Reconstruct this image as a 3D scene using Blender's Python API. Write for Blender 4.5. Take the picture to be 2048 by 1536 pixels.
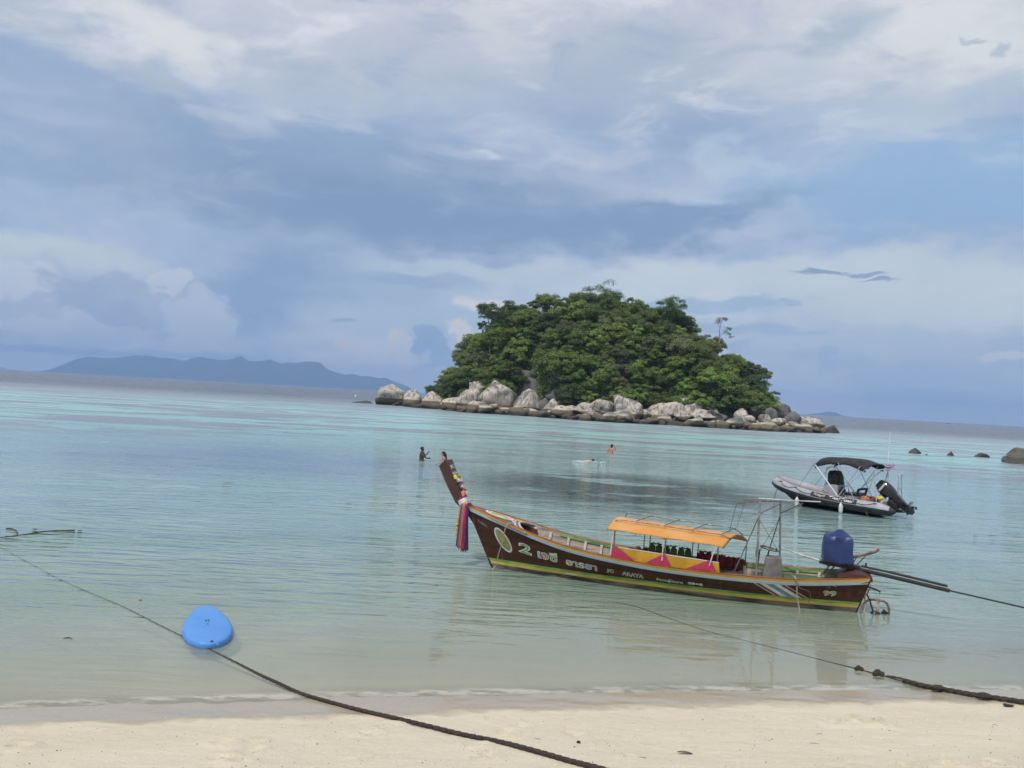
import bpy, bmesh, math, random
import numpy as np
from mathutils import Vector, Matrix, Euler, noise as mnoise

R_ = math.radians
rnd = random.Random(11)
SC = bpy.context.scene
COL = SC.collection
for o in list(bpy.data.objects):
    bpy.data.objects.remove(o)

# ------------------------------------------------------------------ camera
FPX = 1700.0            # focal length in pixels of the 2048 px wide photograph
ROLL = R_(3.21)
PITCH = R_(0.926)
CAM_H = 3.6
cam_d = bpy.data.cameras.new('camera')
cam_d.sensor_width = 36.0
cam_d.lens = 36.0 * FPX / 2048.0
cam_d.clip_start = 0.1
cam_d.clip_end = 60000.0
cam = bpy.data.objects.new('camera', cam_d)
COL.objects.link(cam)
_fw = Vector((0, math.cos(PITCH), math.sin(PITCH)))
_u0 = Vector((0, -math.sin(PITCH), math.cos(PITCH)))
_rt = Vector((1, 0, 0)) * math.cos(ROLL) + _u0 * math.sin(ROLL)
_up = -Vector((1, 0, 0)) * math.sin(ROLL) + _u0 * math.cos(ROLL)
cam.matrix_world = Matrix(((_rt.x, _up.x, -_fw.x, 0), (_rt.y, _up.y, -_fw.y, 0),
                           (_rt.z, _up.z, -_fw.z, CAM_H), (0, 0, 0, 1)))
SC.camera = cam
SC.render.resolution_x, SC.render.resolution_y = 1024, 768


def ray(px, py):
    return _rt * ((px - 1024) / FPX) - _up * ((py - 768) / FPX) + _fw


def atz(px, py, z=0.0):
    d = ray(px, py)
    return Vector((0, 0, CAM_H)) + d * ((z - CAM_H) / d.z)


def aty(px, py, y):
    d = ray(px, py)
    return Vector((0, 0, CAM_H)) + d * (y / d.y)


def azel(px, py):
    d = ray(px, py)
    return math.degrees(math.atan2(d.x, d.y)), math.degrees(math.atan2(d.z, math.hypot(d.x, d.y)))


# ------------------------------------------------------------------ render / view
SC.render.engine = 'CYCLES'
SC.cycles.use_denoising = True
try:
    SC.cycles.denoiser = 'OPENIMAGEDENOISE'
    SC.cycles.denoising_input_passes = 'RGB_ALBEDO_NORMAL'
    SC.cycles.denoising_prefilter = 'ACCURATE'
    SC.cycles.denoising_quality = 'BALANCED'
except Exception:
    pass
SC.cycles.max_bounces = 6
SC.cycles.diffuse_bounces = 4
SC.cycles.glossy_bounces = 2
SC.cycles.transmission_bounces = 3
SC.cycles.transparent_max_bounces = 12
SC.cycles.volume_bounces = 1
SC.cycles.use_adaptive_sampling = True
SC.cycles.adaptive_threshold = 0.02
SC.cycles.adaptive_min_samples = 10
SC.cycles.caustics_reflective = False
SC.cycles.caustics_refractive = False
SC.view_settings.view_transform = 'Standard'
SC.view_settings.look = 'None'
SC.view_settings.gamma = 1.0
SC.view_settings.exposure = 0.0

SUN_EL, SUN_AZ = R_(58), R_(216)      # azimuth clockwise from +Y: behind the camera, to the left


# ------------------------------------------------------------------ node helpers
class NT:
    """small helper that writes shader node maths"""
    def __init__(s, tree):
        s.t = tree
        s.n = tree.nodes
        s.l = tree.links

    def new(s, typ, **kw):
        n = s.n.new(typ)
        for k, v in kw.items():
            setattr(n, k, v)
        return n

    def put(s, sock, v):
        if v is None:
            return
        if hasattr(v, 'is_output'):
            s.l.new(v, sock)
        else:
            try:
                sock.default_value = v
            except TypeError:
                sock.default_value = tuple(v) + (1.0,) if len(v) == 3 else v

    def m(s, op, a, b=None, c=None, clamp=False):
        n = s.new('ShaderNodeMath', operation=op, use_clamp=clamp)
        s.put(n.inputs[0], a)
        s.put(n.inputs[1], b)
        s.put(n.inputs[2], c)
        return n.outputs[0]

    def vm(s, op, a, b=None):
        n = s.new('ShaderNodeVectorMath', operation=op)
        s.put(n.inputs[0], a)
        if b is not None:
            s.put(n.inputs[1], b)
        return n.outputs[0]

    def xyz(s, x, y, z):
        n = s.new('ShaderNodeCombineXYZ')
        for i, v in enumerate((x, y, z)):
            s.put(n.inputs[i], v)
        return n.outputs[0]

    def sep(s, v):
        n = s.new('ShaderNodeSeparateXYZ')
        s.put(n.inputs[0], v)
        return n.outputs

    def noise(s, vec, scale=1.0, detail=4.0, rough=0.5, dist=0.0, col=False, dim='3D'):
        n = s.new('ShaderNodeTexNoise', noise_dimensions=dim)
        s.put(n.inputs['Vector'], vec)
        n.inputs['Scale'].default_value = scale
        n.inputs['Detail'].default_value = detail
        n.inputs['Roughness'].default_value = rough
        n.inputs['Distortion'].default_value = dist
        return n.outputs['Color' if col else 'Fac']

    def smooth(s, v, lo, hi, a=0.0, b=1.0):
        n = s.new('ShaderNodeMapRange', interpolation_type='SMOOTHSTEP')
        s.put(n.inputs['Value'], v)
        n.inputs['From Min'].default_value = lo
        n.inputs['From Max'].default_value = hi
        n.inputs['To Min'].default_value = a
        n.inputs['To Max'].default_value = b
        return n.outputs['Result']

    def lin(s, v, lo, hi, a=0.0, b=1.0):
        n = s.new('ShaderNodeMapRange', clamp=True)
        s.put(n.inputs['Value'], v)
        n.inputs['From Min'].default_value = lo
        n.inputs['From Max'].default_value = hi
        n.inputs['To Min'].default_value = a
        n.inputs['To Max'].default_value = b
        return n.outputs['Result']

    def mix(s, fac, a, b, blend='MIX'):
        n = s.new('ShaderNodeMix', data_type='RGBA', blend_type=blend)
        s.put(n.inputs['Factor'], fac)
        s.put(n.inputs['A'], a if hasattr(a, 'is_output') else tuple(a)[:3] + (1.0,))
        s.put(n.inputs['B'], b if hasattr(b, 'is_output') else tuple(b)[:3] + (1.0,))
        return n.outputs['Result']

    def ramp(s, fac, stops, interp='LINEAR'):
        n = s.new('ShaderNodeValToRGB')
        cr = n.color_ramp
        cr.interpolation = interp
        while len(cr.elements) < len(stops):
            cr.elements.new(0.5)
        for e, (p, c) in zip(cr.elements, stops):
            e.position = p
            e.color = tuple(c)[:3] + (1.0,)
        s.put(n.inputs['Fac'], fac)
        return n.outputs['Color']

    def bump(s, h, strength=1.0, dist=0.01, normal=None):
        n = s.new('ShaderNodeBump')
        s.put(n.inputs['Height'], h)
        n.inputs['Strength'].default_value = strength
        n.inputs['Distance'].default_value = dist
        s.put(n.inputs['Normal'], normal)
        return n.outputs['Normal']

    def scale(s, v, sc):
        n = s.new('ShaderNodeMapping')
        s.put(n.inputs['Vector'], v)
        n.inputs['Scale'].default_value = sc
        return n.outputs[0]


def srgb(r, g, b):
    f = lambda c: (c / 255 / 12.92) if c <= 10 else ((c / 255 + 0.055) / 1.055) ** 2.4
    return (f(r), f(g), f(b))


# ------------------------------------------------------------------ world: Nishita sky behind a broken cloud cover
W = bpy.data.worlds.new('World')
SC.world = W
W.use_nodes = True
W.node_tree.nodes.clear()
w = NT(W.node_tree)
SKY_STRENGTH = 0.1
W.cycles.sampling_method = 'NONE'      # an even cloudy sky needs no importance map
out = w.new('ShaderNodeOutputWorld')
bg = w.new('ShaderNodeBackground')
bg.inputs['Strength'].default_value = SKY_STRENGTH
w.l.new(bg.outputs[0], out.inputs['Surface'])
sky = w.new('ShaderNodeTexSky', sky_type='NISHITA')
sky.sun_disc = False
sky.sun_elevation = SUN_EL
sky.sun_rotation = SUN_AZ
sky.air_density = 1.0
sky.dust_density = 1.2
sky.ozone_density = 1.5
D = w.new('ShaderNodeTexCoord').outputs['Generated']
dx, dy, dz = w.sep(D)
AZ = w.m('MULTIPLY', w.m('ARCTAN2', dx, dy), 180 / math.pi)
EL = w.m('MULTIPLY', w.m('ARCSINE', w.m('MAXIMUM', dz, -0.02)), 180 / math.pi)
# warp fields, wider than tall, as clouds seen low in the sky are
AE = w.xyz(AZ, EL, 0.0)


def sky_noise(kx, ky, off, detail, rough, dist=0.0, col=False):
    n = w.new('ShaderNodeMapping')
    w.put(n.inputs['Vector'], AE)
    n.inputs['Location'].default_value = (off * 3.7, off * 1.9, 0)
    n.inputs['Scale'].default_value = (kx, ky, 1)
    return w.noise(n.outputs[0], 1.0, detail, rough, dist, col, '2D')


def warped(parts):
    """AE pushed about by colour noises: [(noise colour, azimuth amount, elevation amount)]"""
    v = AE
    for n_, ax_, ay_ in parts:
        q = w.new('ShaderNodeVectorMath', operation='MULTIPLY_ADD')
        w.put(q.inputs[0], w.vm('SUBTRACT', n_, (0.5, 0.5, 0.5)))
        q.inputs[1].default_value = (ax_, ay_, 0)
        w.put(q.inputs[2], v)
        v = q.outputs[0]
    return v


N_BIG = sky_noise(0.055, 0.16, 3.1, 4, 0.56, col=True)
N_MED = sky_noise(0.20, 0.42, 7.7, 5, 0.6, col=True)
N_PUFF = sky_noise(0.34, 0.46, 1.3, 5, 0.58, col=True)
WARP = {'w': warped([(N_BIG, 16.0, 5.0), (N_MED, 7.0, 4.0)]),
        'p': warped([(N_PUFF, 4.6, 4.0)]),
        's': warped([(N_MED, 5.5, 1.5), (N_PUFF, 1.2, .5)]),
        '0': AE}


def blob(px, py, rx, ry, lo=0.45, hi=1.15, rot=0.0, mode='w', amt=1.0):
    """soft elliptical cloud mass around a direction; radii in photo pixels"""
    a0, e0 = azel(px, py)
    k = math.degrees(1 / FPX)
    n = w.new('ShaderNodeMapping', vector_type='TEXTURE')
    w.put(n.inputs['Vector'], WARP[mode])
    n.inputs['Location'].default_value = (a0, e0, 0)
    n.inputs['Rotation'].default_value = (0, 0, R_(rot))
    n.inputs['Scale'].default_value = (rx * k, ry * k, 1)
    ln = w.new('ShaderNodeVectorMath', operation='LENGTH')
    w.put(ln.inputs[0], n.outputs[0])
    return w.smooth(ln.outputs['Value'], lo, hi, amt, 0.0)


def S(r, g, b):
    """cloud radiance as seen, in the units of the sky texture"""
    return tuple(c / SKY_STRENGTH for c in srgb(r, g, b))


# veil of high cloud over the blue: colour by height above the horizon (continues overhead)
veil = w.ramp(w.m('DIVIDE', EL, 90.0, clamp=True), [
    (0.000, S(246, 244, 236)), (0.022, S(216, 224, 228)), (0.042, S(184, 200, 219)), (0.07, S(178, 196, 219)), (0.10, S(170, 190, 218)),
    (0.15, S(152, 177, 209)), (0.20, S(160, 182, 210)), (0.24, S(192, 201, 214)), (0.285, S(224, 225, 229)),
    (0.45, S(216, 219, 226)), (1.0, S(206, 212, 226))])
col = w.mix(0.88, sky.outputs[0], veil)
# streaky tone in the veil
tone = sky_noise(0.045, 0.11, 9.0, 6, 0.58, 0.25)
col = w.mix(w.smooth(tone, 0.42, 0.72, 0.0, 0.55), col, S(214, 219, 228))
col = w.mix(w.smooth(tone, 0.30, 0.52, 0.5, 0.0), col, S(148, 170, 201))


def over(col, fac, c):
    return w.mix(fac, col, S(*c))


CLOUDS = [
    # px, py, rx, ry, lo, hi, rot, mode, amount, colour
    (1990, 360, 460, 120, .3, 1.2, 0, 'w', .85, (147, 183, 217)),      # open blue on the right
    (1500, 560, 620, 60, .3, 1.2, 2, 'w', .75, (208, 219, 222)),       # pale bank above the islet
    (1950, 610, 420, 60, .3, 1.2, 0, 'w', .8, (205, 216, 221)),
    (1650, 690, 500, 40, .3, 1.2, 0, 'w', .6, (190, 206, 218)),
    (2000, 770, 500, 40, .3, 1.2, 0, 'w', .4, (165, 192, 215)),
    (700, 360, 720, 120, .2, 1.15, -3, 'w', .9, (139, 163, 194)),      # slate blue storm sheet
    (820, 430, 640, 95, .2, 1.1, 0, 'w', .9, (129, 155, 188)),
    (1330, 430, 380, 50, .3, 1.15, 8, 'w', .9, (130, 157, 191)),
    (560, 600, 190, 150, .2, 1.2, 0, 'w', .9, (140, 165, 197)),        # rain below the storm
    (760, 560, 150, 60, .3, 1.2, 0, 'w', .6, (160, 185, 208)),
    (60, 500, 190, 32, .4, 1.2, 0, 's', .85, (202, 214, 217)),         # bright gap far left
    (190, 520, 110, 36, .4, 1.2, 0, 's', .7, (192, 207, 215)),
    (950, 550, 260, 26, .4, 1.2, 0, 's', .7, (189, 207, 217)),
    (860, 640, 230, 50, .3, 1.2, 0, 's', .6, (176, 198, 216)),
    (110, 615, 220, 84, .72, 1.05, 0, 'p', .8, (178, 191, 210)),        # heaped cumulus, left
    (40, 560, 90, 30, .7, 1.05, 0, 'p', .8, (206, 213, 222)),
    (190, 590, 95, 42, .75, 1.02, 0, 'p', .8, (160, 177, 202)),
    (300, 615, 110, 60, .75, 1.03, 0, 'p', .75, (168, 184, 207)),
    (335, 560, 50, 30, .7, 1.03, 0, 'p', .85, (200, 209, 220)),
    (400, 640, 72, 46, .72, 1.03, 0, 'p', .85, (188, 200, 216)),
    (255, 640, 60, 40, .75, 1.02, 0, 'p', .7, (158, 176, 203)),
    (100, 655, 120, 26, .72, 1.03, 0, 'p', .85, (196, 206, 218)),
    (230, 675, 110, 22, .72, 1.03, 0, 'p', .8, (184, 196, 213)),
    (330, 690, 90, 14, .72, 1.03, 0, 'p', .75, (190, 201, 216)),
    (470, 690, 100, 18, .7, 1.04, 0, 'p', .75, (188, 200, 216)),
    (560, 712, 70, 10, .7, 1.04, 0, 'p', .6, (182, 196, 214)),
    (70, 694, 170, 9, .4, 1.2, 0, 's', .7, (140, 162, 189)),           # its flat grey base
    (330, 706, 240, 8, .4, 1.2, 0, 's', .6, (142, 165, 192)),
    (40, 720, 300, 20, .4, 1.2, 0, '0', .8, (222, 226, 228)),
    (695, 697, 26, 15, .5, 1.1, 0, 'p', .85, (211, 208, 208)),         # far sunlit towers
    (800, 690, 44, 34, .5, 1.1, 0, 'p', .9, (205, 208, 212)),
    (795, 672, 17, 14, .5, 1.1, 0, 'p', .8, (216, 211, 208)),
    (935, 655, 32, 26, .5, 1.1, 0, 'p', .95, (226, 223, 218)),
    (990, 612, 80, 20, .5, 1.1, 0, 's', .9, (222, 224, 221)),
    (868, 690, 30, 36, .6, 1.05, 0, 'p', .95, (146, 172, 203)),        # shaded tower beside the islet
    (905, 725, 70, 34, .6, 1.05, 0, 'p', .9, (150, 176, 205)),
    (858, 656, 17, 16, .6, 1.05, 0, 'p', .9, (147, 173, 203)),
    (1400, 610, 180, 17, .55, 1.05, 3, 's', .9, (163, 187, 211)),      # flat cloud tongues right of the islet
    (1450, 655, 160, 13, .55, 1.05, 3, 's', .9, (163, 187, 211)),
    (1600, 662, 100, 6, .5, 1.05, 1, 's', .8, (163, 187, 211)),
    (1570, 607, 24, 7, .5, 1.05, 0, 's', .8, (160, 184, 209)),
    (1655, 544, 60, 5, .5, 1.1, 3, 's', .95, (139, 162, 191)),
    (1745, 547, 50, 5, .5, 1.1, 0, 's', .9, (139, 162, 191)),
    (1760, 558, 44, 4, .5, 1.1, 2, 's', .9, (139, 162, 191)),
    (1000, 524, 80, 12, .5, 1.1, 3, 's', .75, (150, 175, 203)),        # small dark flecks left of the islet
    (840, 562, 170, 16, .5, 1.1, 0, 's', .75, (150, 175, 203)),
    (692, 642, 26, 4, .5, 1.1, 2, 's', .9, (150, 173, 201)),
    (1640, 720, 24, 26, .5, 1.1, 0, 'p', .7, (158, 182, 211)),
    (1495, 700, 20, 18, .5, 1.1, 0, 'p', .7, (156, 182, 211)),
    (1690, 740, 40, 14, .5, 1.1, 0, 'p', .5, (193, 205, 218)),
    (1950, 775, 60, 10, .5, 1.1, 0, 'p', .6, (190, 205, 219)),
    (1990, 715, 60, 9, .5, 1.1, 0, 's', .6, (214, 218, 221)),
    (955, 312, 52, 7, .3, 1.2, -6, 's', .8, (190, 206, 220)),          # pale wisps on the storm sheet
    (1080, 320, 44, 14, .3, 1.2, 30, 's', .5, (178, 198, 217)),
    (1560, 305, 110, 30, .3, 1.2, -8, 'w', .7, (188, 208, 224)),
    (1500, 355, 70, 14, .3, 1.2, -20, 'w', .6, (182, 204, 223)),
    (1620, 465, 70, 14, .4, 1.1, 8, 's', .6, (150, 175, 205)),
    (1250, 130, 230, 110, .2, 1.2, 0, 'w', .65, (176, 190, 206)),      # top of the picture
    (620, 130, 330, 80, .3, 1.2, 0, 'w', .5, (192, 201, 211)),
    (330, 60, 130, 70, .3, 1.2, -20, 'w', .9, (224, 228, 227)),
    (150, 90, 210, 40, .3, 1.2, -25, 'w', .6, (186, 196, 205)),
    (1000, 50, 80, 60, .3, 1.2, 0, 'w', .6, (214, 219, 223)),
    (1900, 60, 260, 130, .2, 1.2, 0, 'w', .85, (224, 228, 228)),
    (1620, 130, 190, 90, .3, 1.2, 0, 'w', .5, (206, 214, 221)),
    (1700, 55, 110, 34, .3, 1.1, 8, 's', .75, (166, 183, 201)),
    (1640, 95, 100, 20, .3, 1.1, -5, 's', .55, (172, 188, 204)),
    (1940, 76, 40, 6, .4, 1.1, -14, 's', .7, (176, 190, 203)),
    (1990, 98, 14, 13, .4, 1.1, 0, 's', .7, (172, 187, 201)),
    (1700, 225, 260, 26, .3, 1.2, 0, 's', .6, (180, 198, 216)),
    (1950, 210, 200, 24, .3, 1.2, 0, 'w', .5, (190, 206, 220)),
]
for px, py, rx, ry, lo, hi, rot, md, am, cc in CLOUDS:
    col = over(col, blob(px, py, rx, ry, lo, hi, rot, md, am), cc)
# fine wisps everywhere above the horizon
wisp = sky_noise(0.11, 0.34, 2.0, 7, 0.66, 0.35)
up_mask = w.smooth(EL, 12.0, 22.0)
col = w.mix(w.m('MULTIPLY', w.smooth(wisp, 0.5, 0.78), w.m('MULTIPLY_ADD', up_mask, 0.6, 0.2)), col, S(226, 228, 234))
col = w.mix(w.m('MULTIPLY', w.smooth(wisp, 0.5, 0.25), w.m('MULTIPLY_ADD', up_mask, 0.5, 0.12)), col, S(160, 176, 204))
w.l.new(col, bg.inputs['Color'])

# ------------------------------------------------------------------ sun
sun_d = bpy.data.lights.new('sun', 'SUN')
sun_d.energy = 2.5
sun_d.angle = R_(3.0)
sun_d.color = (1.0, 0.955, 0.88)
sun = bpy.data.objects.new('sun', sun_d)
COL.objects.link(sun)
sdir = Vector((math.sin(SUN_AZ) * math.cos(SUN_EL), math.cos(SUN_AZ) * math.cos(SUN_EL), math.sin(SUN_EL)))
sun.rotation_euler = (-sdir).to_track_quat('-Z', 'Y').to_euler()
sun.location = sdir * 60


# ------------------------------------------------------------------ mesh helpers
def tag(o, label=None, cat=None, group=None, kind=None):
    if label:
        o['label'] = label
    if cat:
        o['category'] = cat
    if group:
        o['group'] = group
    if kind:
        o['kind'] = kind
    return o


def empty(name, loc=(0, 0, 0), rot=(0, 0, 0), parent=None):
    o = bpy.data.objects.new(name, None)
    o.empty_display_size = 0.2
    COL.objects.link(o)
    o.location = loc
    o.rotation_euler = rot
    if parent:
        o.parent = parent
    return o


class MB:
    """collects shapes into one mesh"""
    def __init__(s):
        s.v = []
        s.f = []

    def add(s, vs, fs):
        n = len(s.v)
        s.v += [tuple(p) for p in vs]
        s.f += [tuple(i + n for i in f) for f in fs]
        return s

    def box(s, c, d, rot=None, taper=1.0):
        x, y, z = (k / 2 for k in d)
        vs = [Vector((sx * x * (taper if sz > 0 else 1), sy * y * (taper if sz > 0 else 1), sz * z))
              for sz in (-1, 1) for sy in (-1, 1) for sx in (-1, 1)]
        if rot is not None:
            m = Euler(rot).to_matrix() if not isinstance(rot, Matrix) else rot
            vs = [m @ p for p in vs]
        c = Vector(c)
        return s.add([p + c for p in vs], [(0, 2, 3, 1), (4, 5, 7, 6), (0, 1, 5, 4), (2, 6, 7, 3), (0, 4, 6, 2), (1, 3, 7, 5)])

    def bar(s, a, b, wd, ht, up=(0, 0, 1)):
        """rectangular bar from a to b"""
        a, b = Vector(a), Vector(b)
        t = (b - a).normalized()
        sd = t.cross(Vector(up))
        sd = sd.normalized() if sd.length > 1e-5 else Vector((1, 0, 0))
        u = sd.cross(t)
        q = [sd * (wd / 2 * i) + u * (ht / 2 * j) for i, j in ((-1, -1), (1, -1), (1, 1), (-1, 1))]
        return s.add([a + p for p in q] + [b + p for p in q],
                     [(0, 1, 2, 3)[::-1], (4, 5, 6, 7), (0, 1, 5, 4), (1, 2, 6, 5), (2, 3, 7, 6), (3, 0, 4, 7)])

    def tube(s, pts, r, n=8, closed=False, cap=True, flat=1.0, lay=0.0):
        pts = [Vector(p) for p in pts]
        m = len(pts)
        rs = r if isinstance(r, (list, tuple)) else [r] * m
        tang = []
        for i in range(m):
            if closed:
                t = pts[(i + 1) % m] - pts[i - 1]
            else:
                t = pts[min(i + 1, m - 1)] - pts[max(i - 1, 0)]
            tang.append(t.normalized() if t.length > 1e-9 else Vector((0, 0, 1)))
        ref = Vector((0, 0, 1)) if abs(tang[0].z) < 0.9 else Vector((1, 0, 0))
        nrm = tang[0].cross(ref).normalized()
        vs, fs = [], []
        for i in range(m):
            if i:
                q = tang[i - 1].rotation_difference(tang[i])
                nrm = (q @ nrm).normalized()
            bn = tang[i].cross(nrm)
            for k in range(n):
                a = 2 * math.pi * k / n
                k3 = 1 + .16 * math.cos(3 * a + i * lay) if lay else 1.0      # three twisted strands
                vs.append(pts[i] + (nrm * math.cos(a) + bn * math.sin(a) * flat) * rs[i] * k3)
        for i in range(m if closed else m - 1):
            j = (i + 1) % m
            for k in range(n):
                l = (k + 1) % n
                fs.append((i * n + k, i * n + l, j * n + l, j * n + k))
        if cap and not closed:
            fs.append(tuple(range(n))[::-1])
            fs.append(tuple((m - 1) * n + k for k in range(n)))
        return s.add(vs, fs)

    def grid(s, fn, nu, nv, close=False):
        vs = [fn(i / (nu - 1), j / (nv - 1)) for i in range(nu) for j in range(nv)]
        fs = [(i * nv + j, (i + 1) * nv + j, (i + 1) * nv + j + 1, i * nv + j + 1)
              for i in range(nu - 1) for j in range(nv - 1)]
        return s.add(vs, fs)

    def loft(s, rings, cap=True):
        n = len(rings[0])
        vs = [p for r in rings for p in r]
        fs = []
        for i in range(len(rings) - 1):
            for k in range(n):
                l = (k + 1) % n
                fs.append((i * n + k, i * n + l, (i + 1) * n + l, (i + 1) * n + k))
        if cap:
            fs.append(tuple(range(n))[::-1])
            fs.append(tuple((len(rings) - 1) * n + k for k in range(n)))
        return s.add(vs, fs)

    def prism(s, poly, off):
        """polygon (list of 3-D points) given thickness along off"""
        n = len(poly)
        off = Vector(off)
        p = [Vector(q) for q in poly]
        return s.add(p + [q + off for q in p],
                     [tuple(range(n))[::-1], tuple(range(n, 2 * n))] +
                     [(i, (i + 1) % n, n + (i + 1) % n, n + i) for i in range(n)])

    def ball(s, c, r, nu=10, nv=7, sq=(1, 1, 1), fn=None):
        c = Vector(c)
        vs = [c + Vector((0, 0, r * sq[2]))]
        for j in range(1, nv):
            ph = math.pi * j / nv
            for i in range(nu):
                th = 2 * math.pi * i / nu
                q = Vector((math.sin(ph) * math.cos(th), math.sin(ph) * math.sin(th), math.cos(ph)))
                k = fn(q) if fn else 1.0
                vs.append(c + Vector((q.x * r * sq[0], q.y * r * sq[1], q.z * r * sq[2])) * 1.0 if k == 1.0 else
                          c + Vector((q.x * r * sq[0], q.y * r * sq[1], q.z * r * sq[2])) * k)
        vs.append(c - Vector((0, 0, r * sq[2])))
        fs = [(0, 1 + i, 1 + (i + 1) % nu) for i in range(nu)]
        for j in range(nv - 2):
            for i in range(nu):
                a = 1 + j * nu
                fs.append((a + i, a + nu + i, a + nu + (i + 1) % nu, a + (i + 1) % nu))
        e = len(vs) - 1
        a = 1 + (nv - 2) * nu
        fs += [(a + i, e, a + (i + 1) % nu) for i in range(nu)]
        return s.add(vs, fs)

    def mesh(s, name, mat=None, smooth=True, angle=40):
        me = bpy.data.meshes.new(name)
        me.from_pydata(s.v, [], s.f)
        if mat:
            me.materials.append(mat)
        me.update()
        bm = bmesh.new()
        bm.from_mesh(me)
        bmesh.ops.recalc_face_normals(bm, faces=bm.faces)
        bm.to_mesh(me)
        bm.free()
        if smooth:
            me.shade_smooth()
            me.set_sharp_from_angle(angle=R_(angle))
        return me

    def build(s, name, mat, parent=None, smooth=True, angle=40, bevel=0.0):
        o = bpy.data.objects.new(name, s.mesh(name, mat, smooth, angle))
        COL.objects.link(o)
        if parent:
            o.parent = parent
        if bevel:
            b = o.modifiers.new('bevel', 'BEVEL')
            b.width = bevel
            b.segments = 2
            b.limit_method = 'ANGLE'
        return o


def mesh_obj(name, me, parent=None, loc=None):
    o = bpy.data.objects.new(name, me)
    COL.objects.link(o)
    if parent:
        o.parent = parent
    if loc is not None:
        o.location = loc
    return o


def curve_pts(pts, n=8):
    """Catmull-Rom through points"""
    P = [Vector(p) for p in pts]
    P = [P[0] * 2 - P[1]] + P + [P[-1] * 2 - P[-2]]
    res = []
    for i in range(1, len(P) - 2):
        for k in range(n):
            t = k / n
            a, b, c, d = P[i - 1], P[i], P[i + 1], P[i + 2]
            res.append(0.5 * ((2 * b) + (c - a) * t + (2 * a - 5 * b + 4 * c - d) * t * t + (3 * b - a - 3 * c + d) * t ** 3))
    res.append(P[-2])
    return res


# ------------------------------------------------------------------ materials
MATS = {}


def mat(name, color, rough=0.6, var=0.12, scale=6.0, bump=0.0, bscale=40.0, metal=0.0, spec=0.5, color2=None,
        stretch=(1, 1, 1), trans=0.0, coat=0.0, detail=5.0, lo=0.35, hi=0.65, emboss=None):
    if name in MATS:
        return MATS[name]
    m = bpy.data.materials.new(name)
    m.use_nodes = True
    t = NT(m.node_tree)
    b = m.node_tree.nodes['Principled BSDF']
    tc = t.new('ShaderNodeTexCoord').outputs['Object']
    v = t.scale(tc, stretch)
    n = t.noise(v, scale, detail, 0.6)
    c2 = color2 if color2 else tuple(min(1, c * (1 - 2.2 * var)) for c in color)
    c1 = color if color2 else tuple(min(1, c * (1 + var)) for c in color)
    t.put(b.inputs['Base Color'], t.mix(t.smooth(n, lo, hi), c1, c2))
    t.put(b.inputs['Roughness'], t.lin(n, 0.3, 0.7, max(0, rough - 0.08), min(1, rough + 0.08)))
    b.inputs['Metallic'].default_value = metal
    b.inputs['Specular IOR Level'].default_value = spec
    b.inputs['Coat Weight'].default_value = coat
    if trans:
        tr = t.new('ShaderNodeBsdfTranslucent')
        t.put(tr.inputs[0], t.mix(t.smooth(n, lo, hi), c1, c2))
        mx = t.new('ShaderNodeMixShader')
        mx.inputs[0].default_value = trans
        t.l.new(b.outputs[0], mx.inputs[1])
        t.l.new(tr.outputs[0], mx.inputs[2])
        t.l.new(mx.outputs[0], m.node_tree.nodes['Material Output'].inputs[0])
    if bump:
        bn = t.noise(v, bscale, 4, 0.6)
        t.put(b.inputs['Normal'], t.bump(bn, 1.0, bump))
    MATS[name] = m
    return m


# ================================================================== SETTING
def shore_y(x):
    return 10.36 + 0.215 * x - 0.0045 * x * x if -12 < x < 14 else (7.13 if x <= -12 else 12.48)


def smoothstep(a, b, v):
    t = min(1, max(0, (v - a) / (b - a)))
    return t * t * (3 - 2 * t)


def bed_depth(x, y):
    d = y - shore_y(x)
    if d < 0:
        return d * 0.075 - 0.0105 * d * d
    return 0.95 * (1 - math.exp(-d / 11.0)) + 0.012 * max(0, d - 35) + 0.0004 * max(0, d - 120) ** 1.5


# footprints and scuffs seen in the sand (photo pixels), dug into the mesh
PRINTS = [(735, 1522), (772, 1452), (985, 1440), (1000, 1465), (1015, 1480), (960, 1490), (965, 1520), (985, 1512), (1045, 1452),
          (1195, 1490), (1270, 1515), (1650, 1440), (1680, 1445), (1710, 1440), (1740, 1450), (1690, 1450), (1765, 1452),
          (1810, 1530), (1900, 1532), (1930, 1530), (500, 1480), (505, 1500), (490, 1522), (730, 1465), (440, 1487), (445, 1521), (1140, 1465), (1985, 1526), (40, 1495)]
DENT = []
for px, py in PRINTS:
    z = 0.1
    for _ in range(6):
        p = atz(px, py, z)
        z = -bed_depth(p.x, p.y)
    for _ in range(3):
        DENT.append((p.x + rnd.uniform(-.07, .07), p.y + rnd.uniform(-.06, .06), rnd.uniform(.035, .085), rnd.uniform(.02, .042)))


def sand_z(x, y, fine=True):
    z = -bed_depth(x, y)
    if fine and z > -0.05:
        k = min(1, (z + .05) / .1)
        z += k * (0.014 * mnoise.noise(Vector((x * .45, y * .8, 6))) + 0.010 * mnoise.noise(Vector((x * .8, y * 3.0, 0))) + 0.007 * mnoise.noise(Vector((x * 3.1, y * 5.0, 4))))
        z += k * 0.004 * mnoise.noise(Vector((x * 9, y * 9, 8)))
        for a, b, r, h in DENT:
            if abs(x - a) > .3 or abs(y - b) > .3:
                continue
            q = ((x - a) ** 2 + (y - b) ** 2 * 1.6) / (r * r)
            if q < 9:
                z += -h * math.exp(-q) + h * .55 * math.exp(-(math.sqrt(q) - 1.7) ** 2 * 3)
    return z


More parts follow.
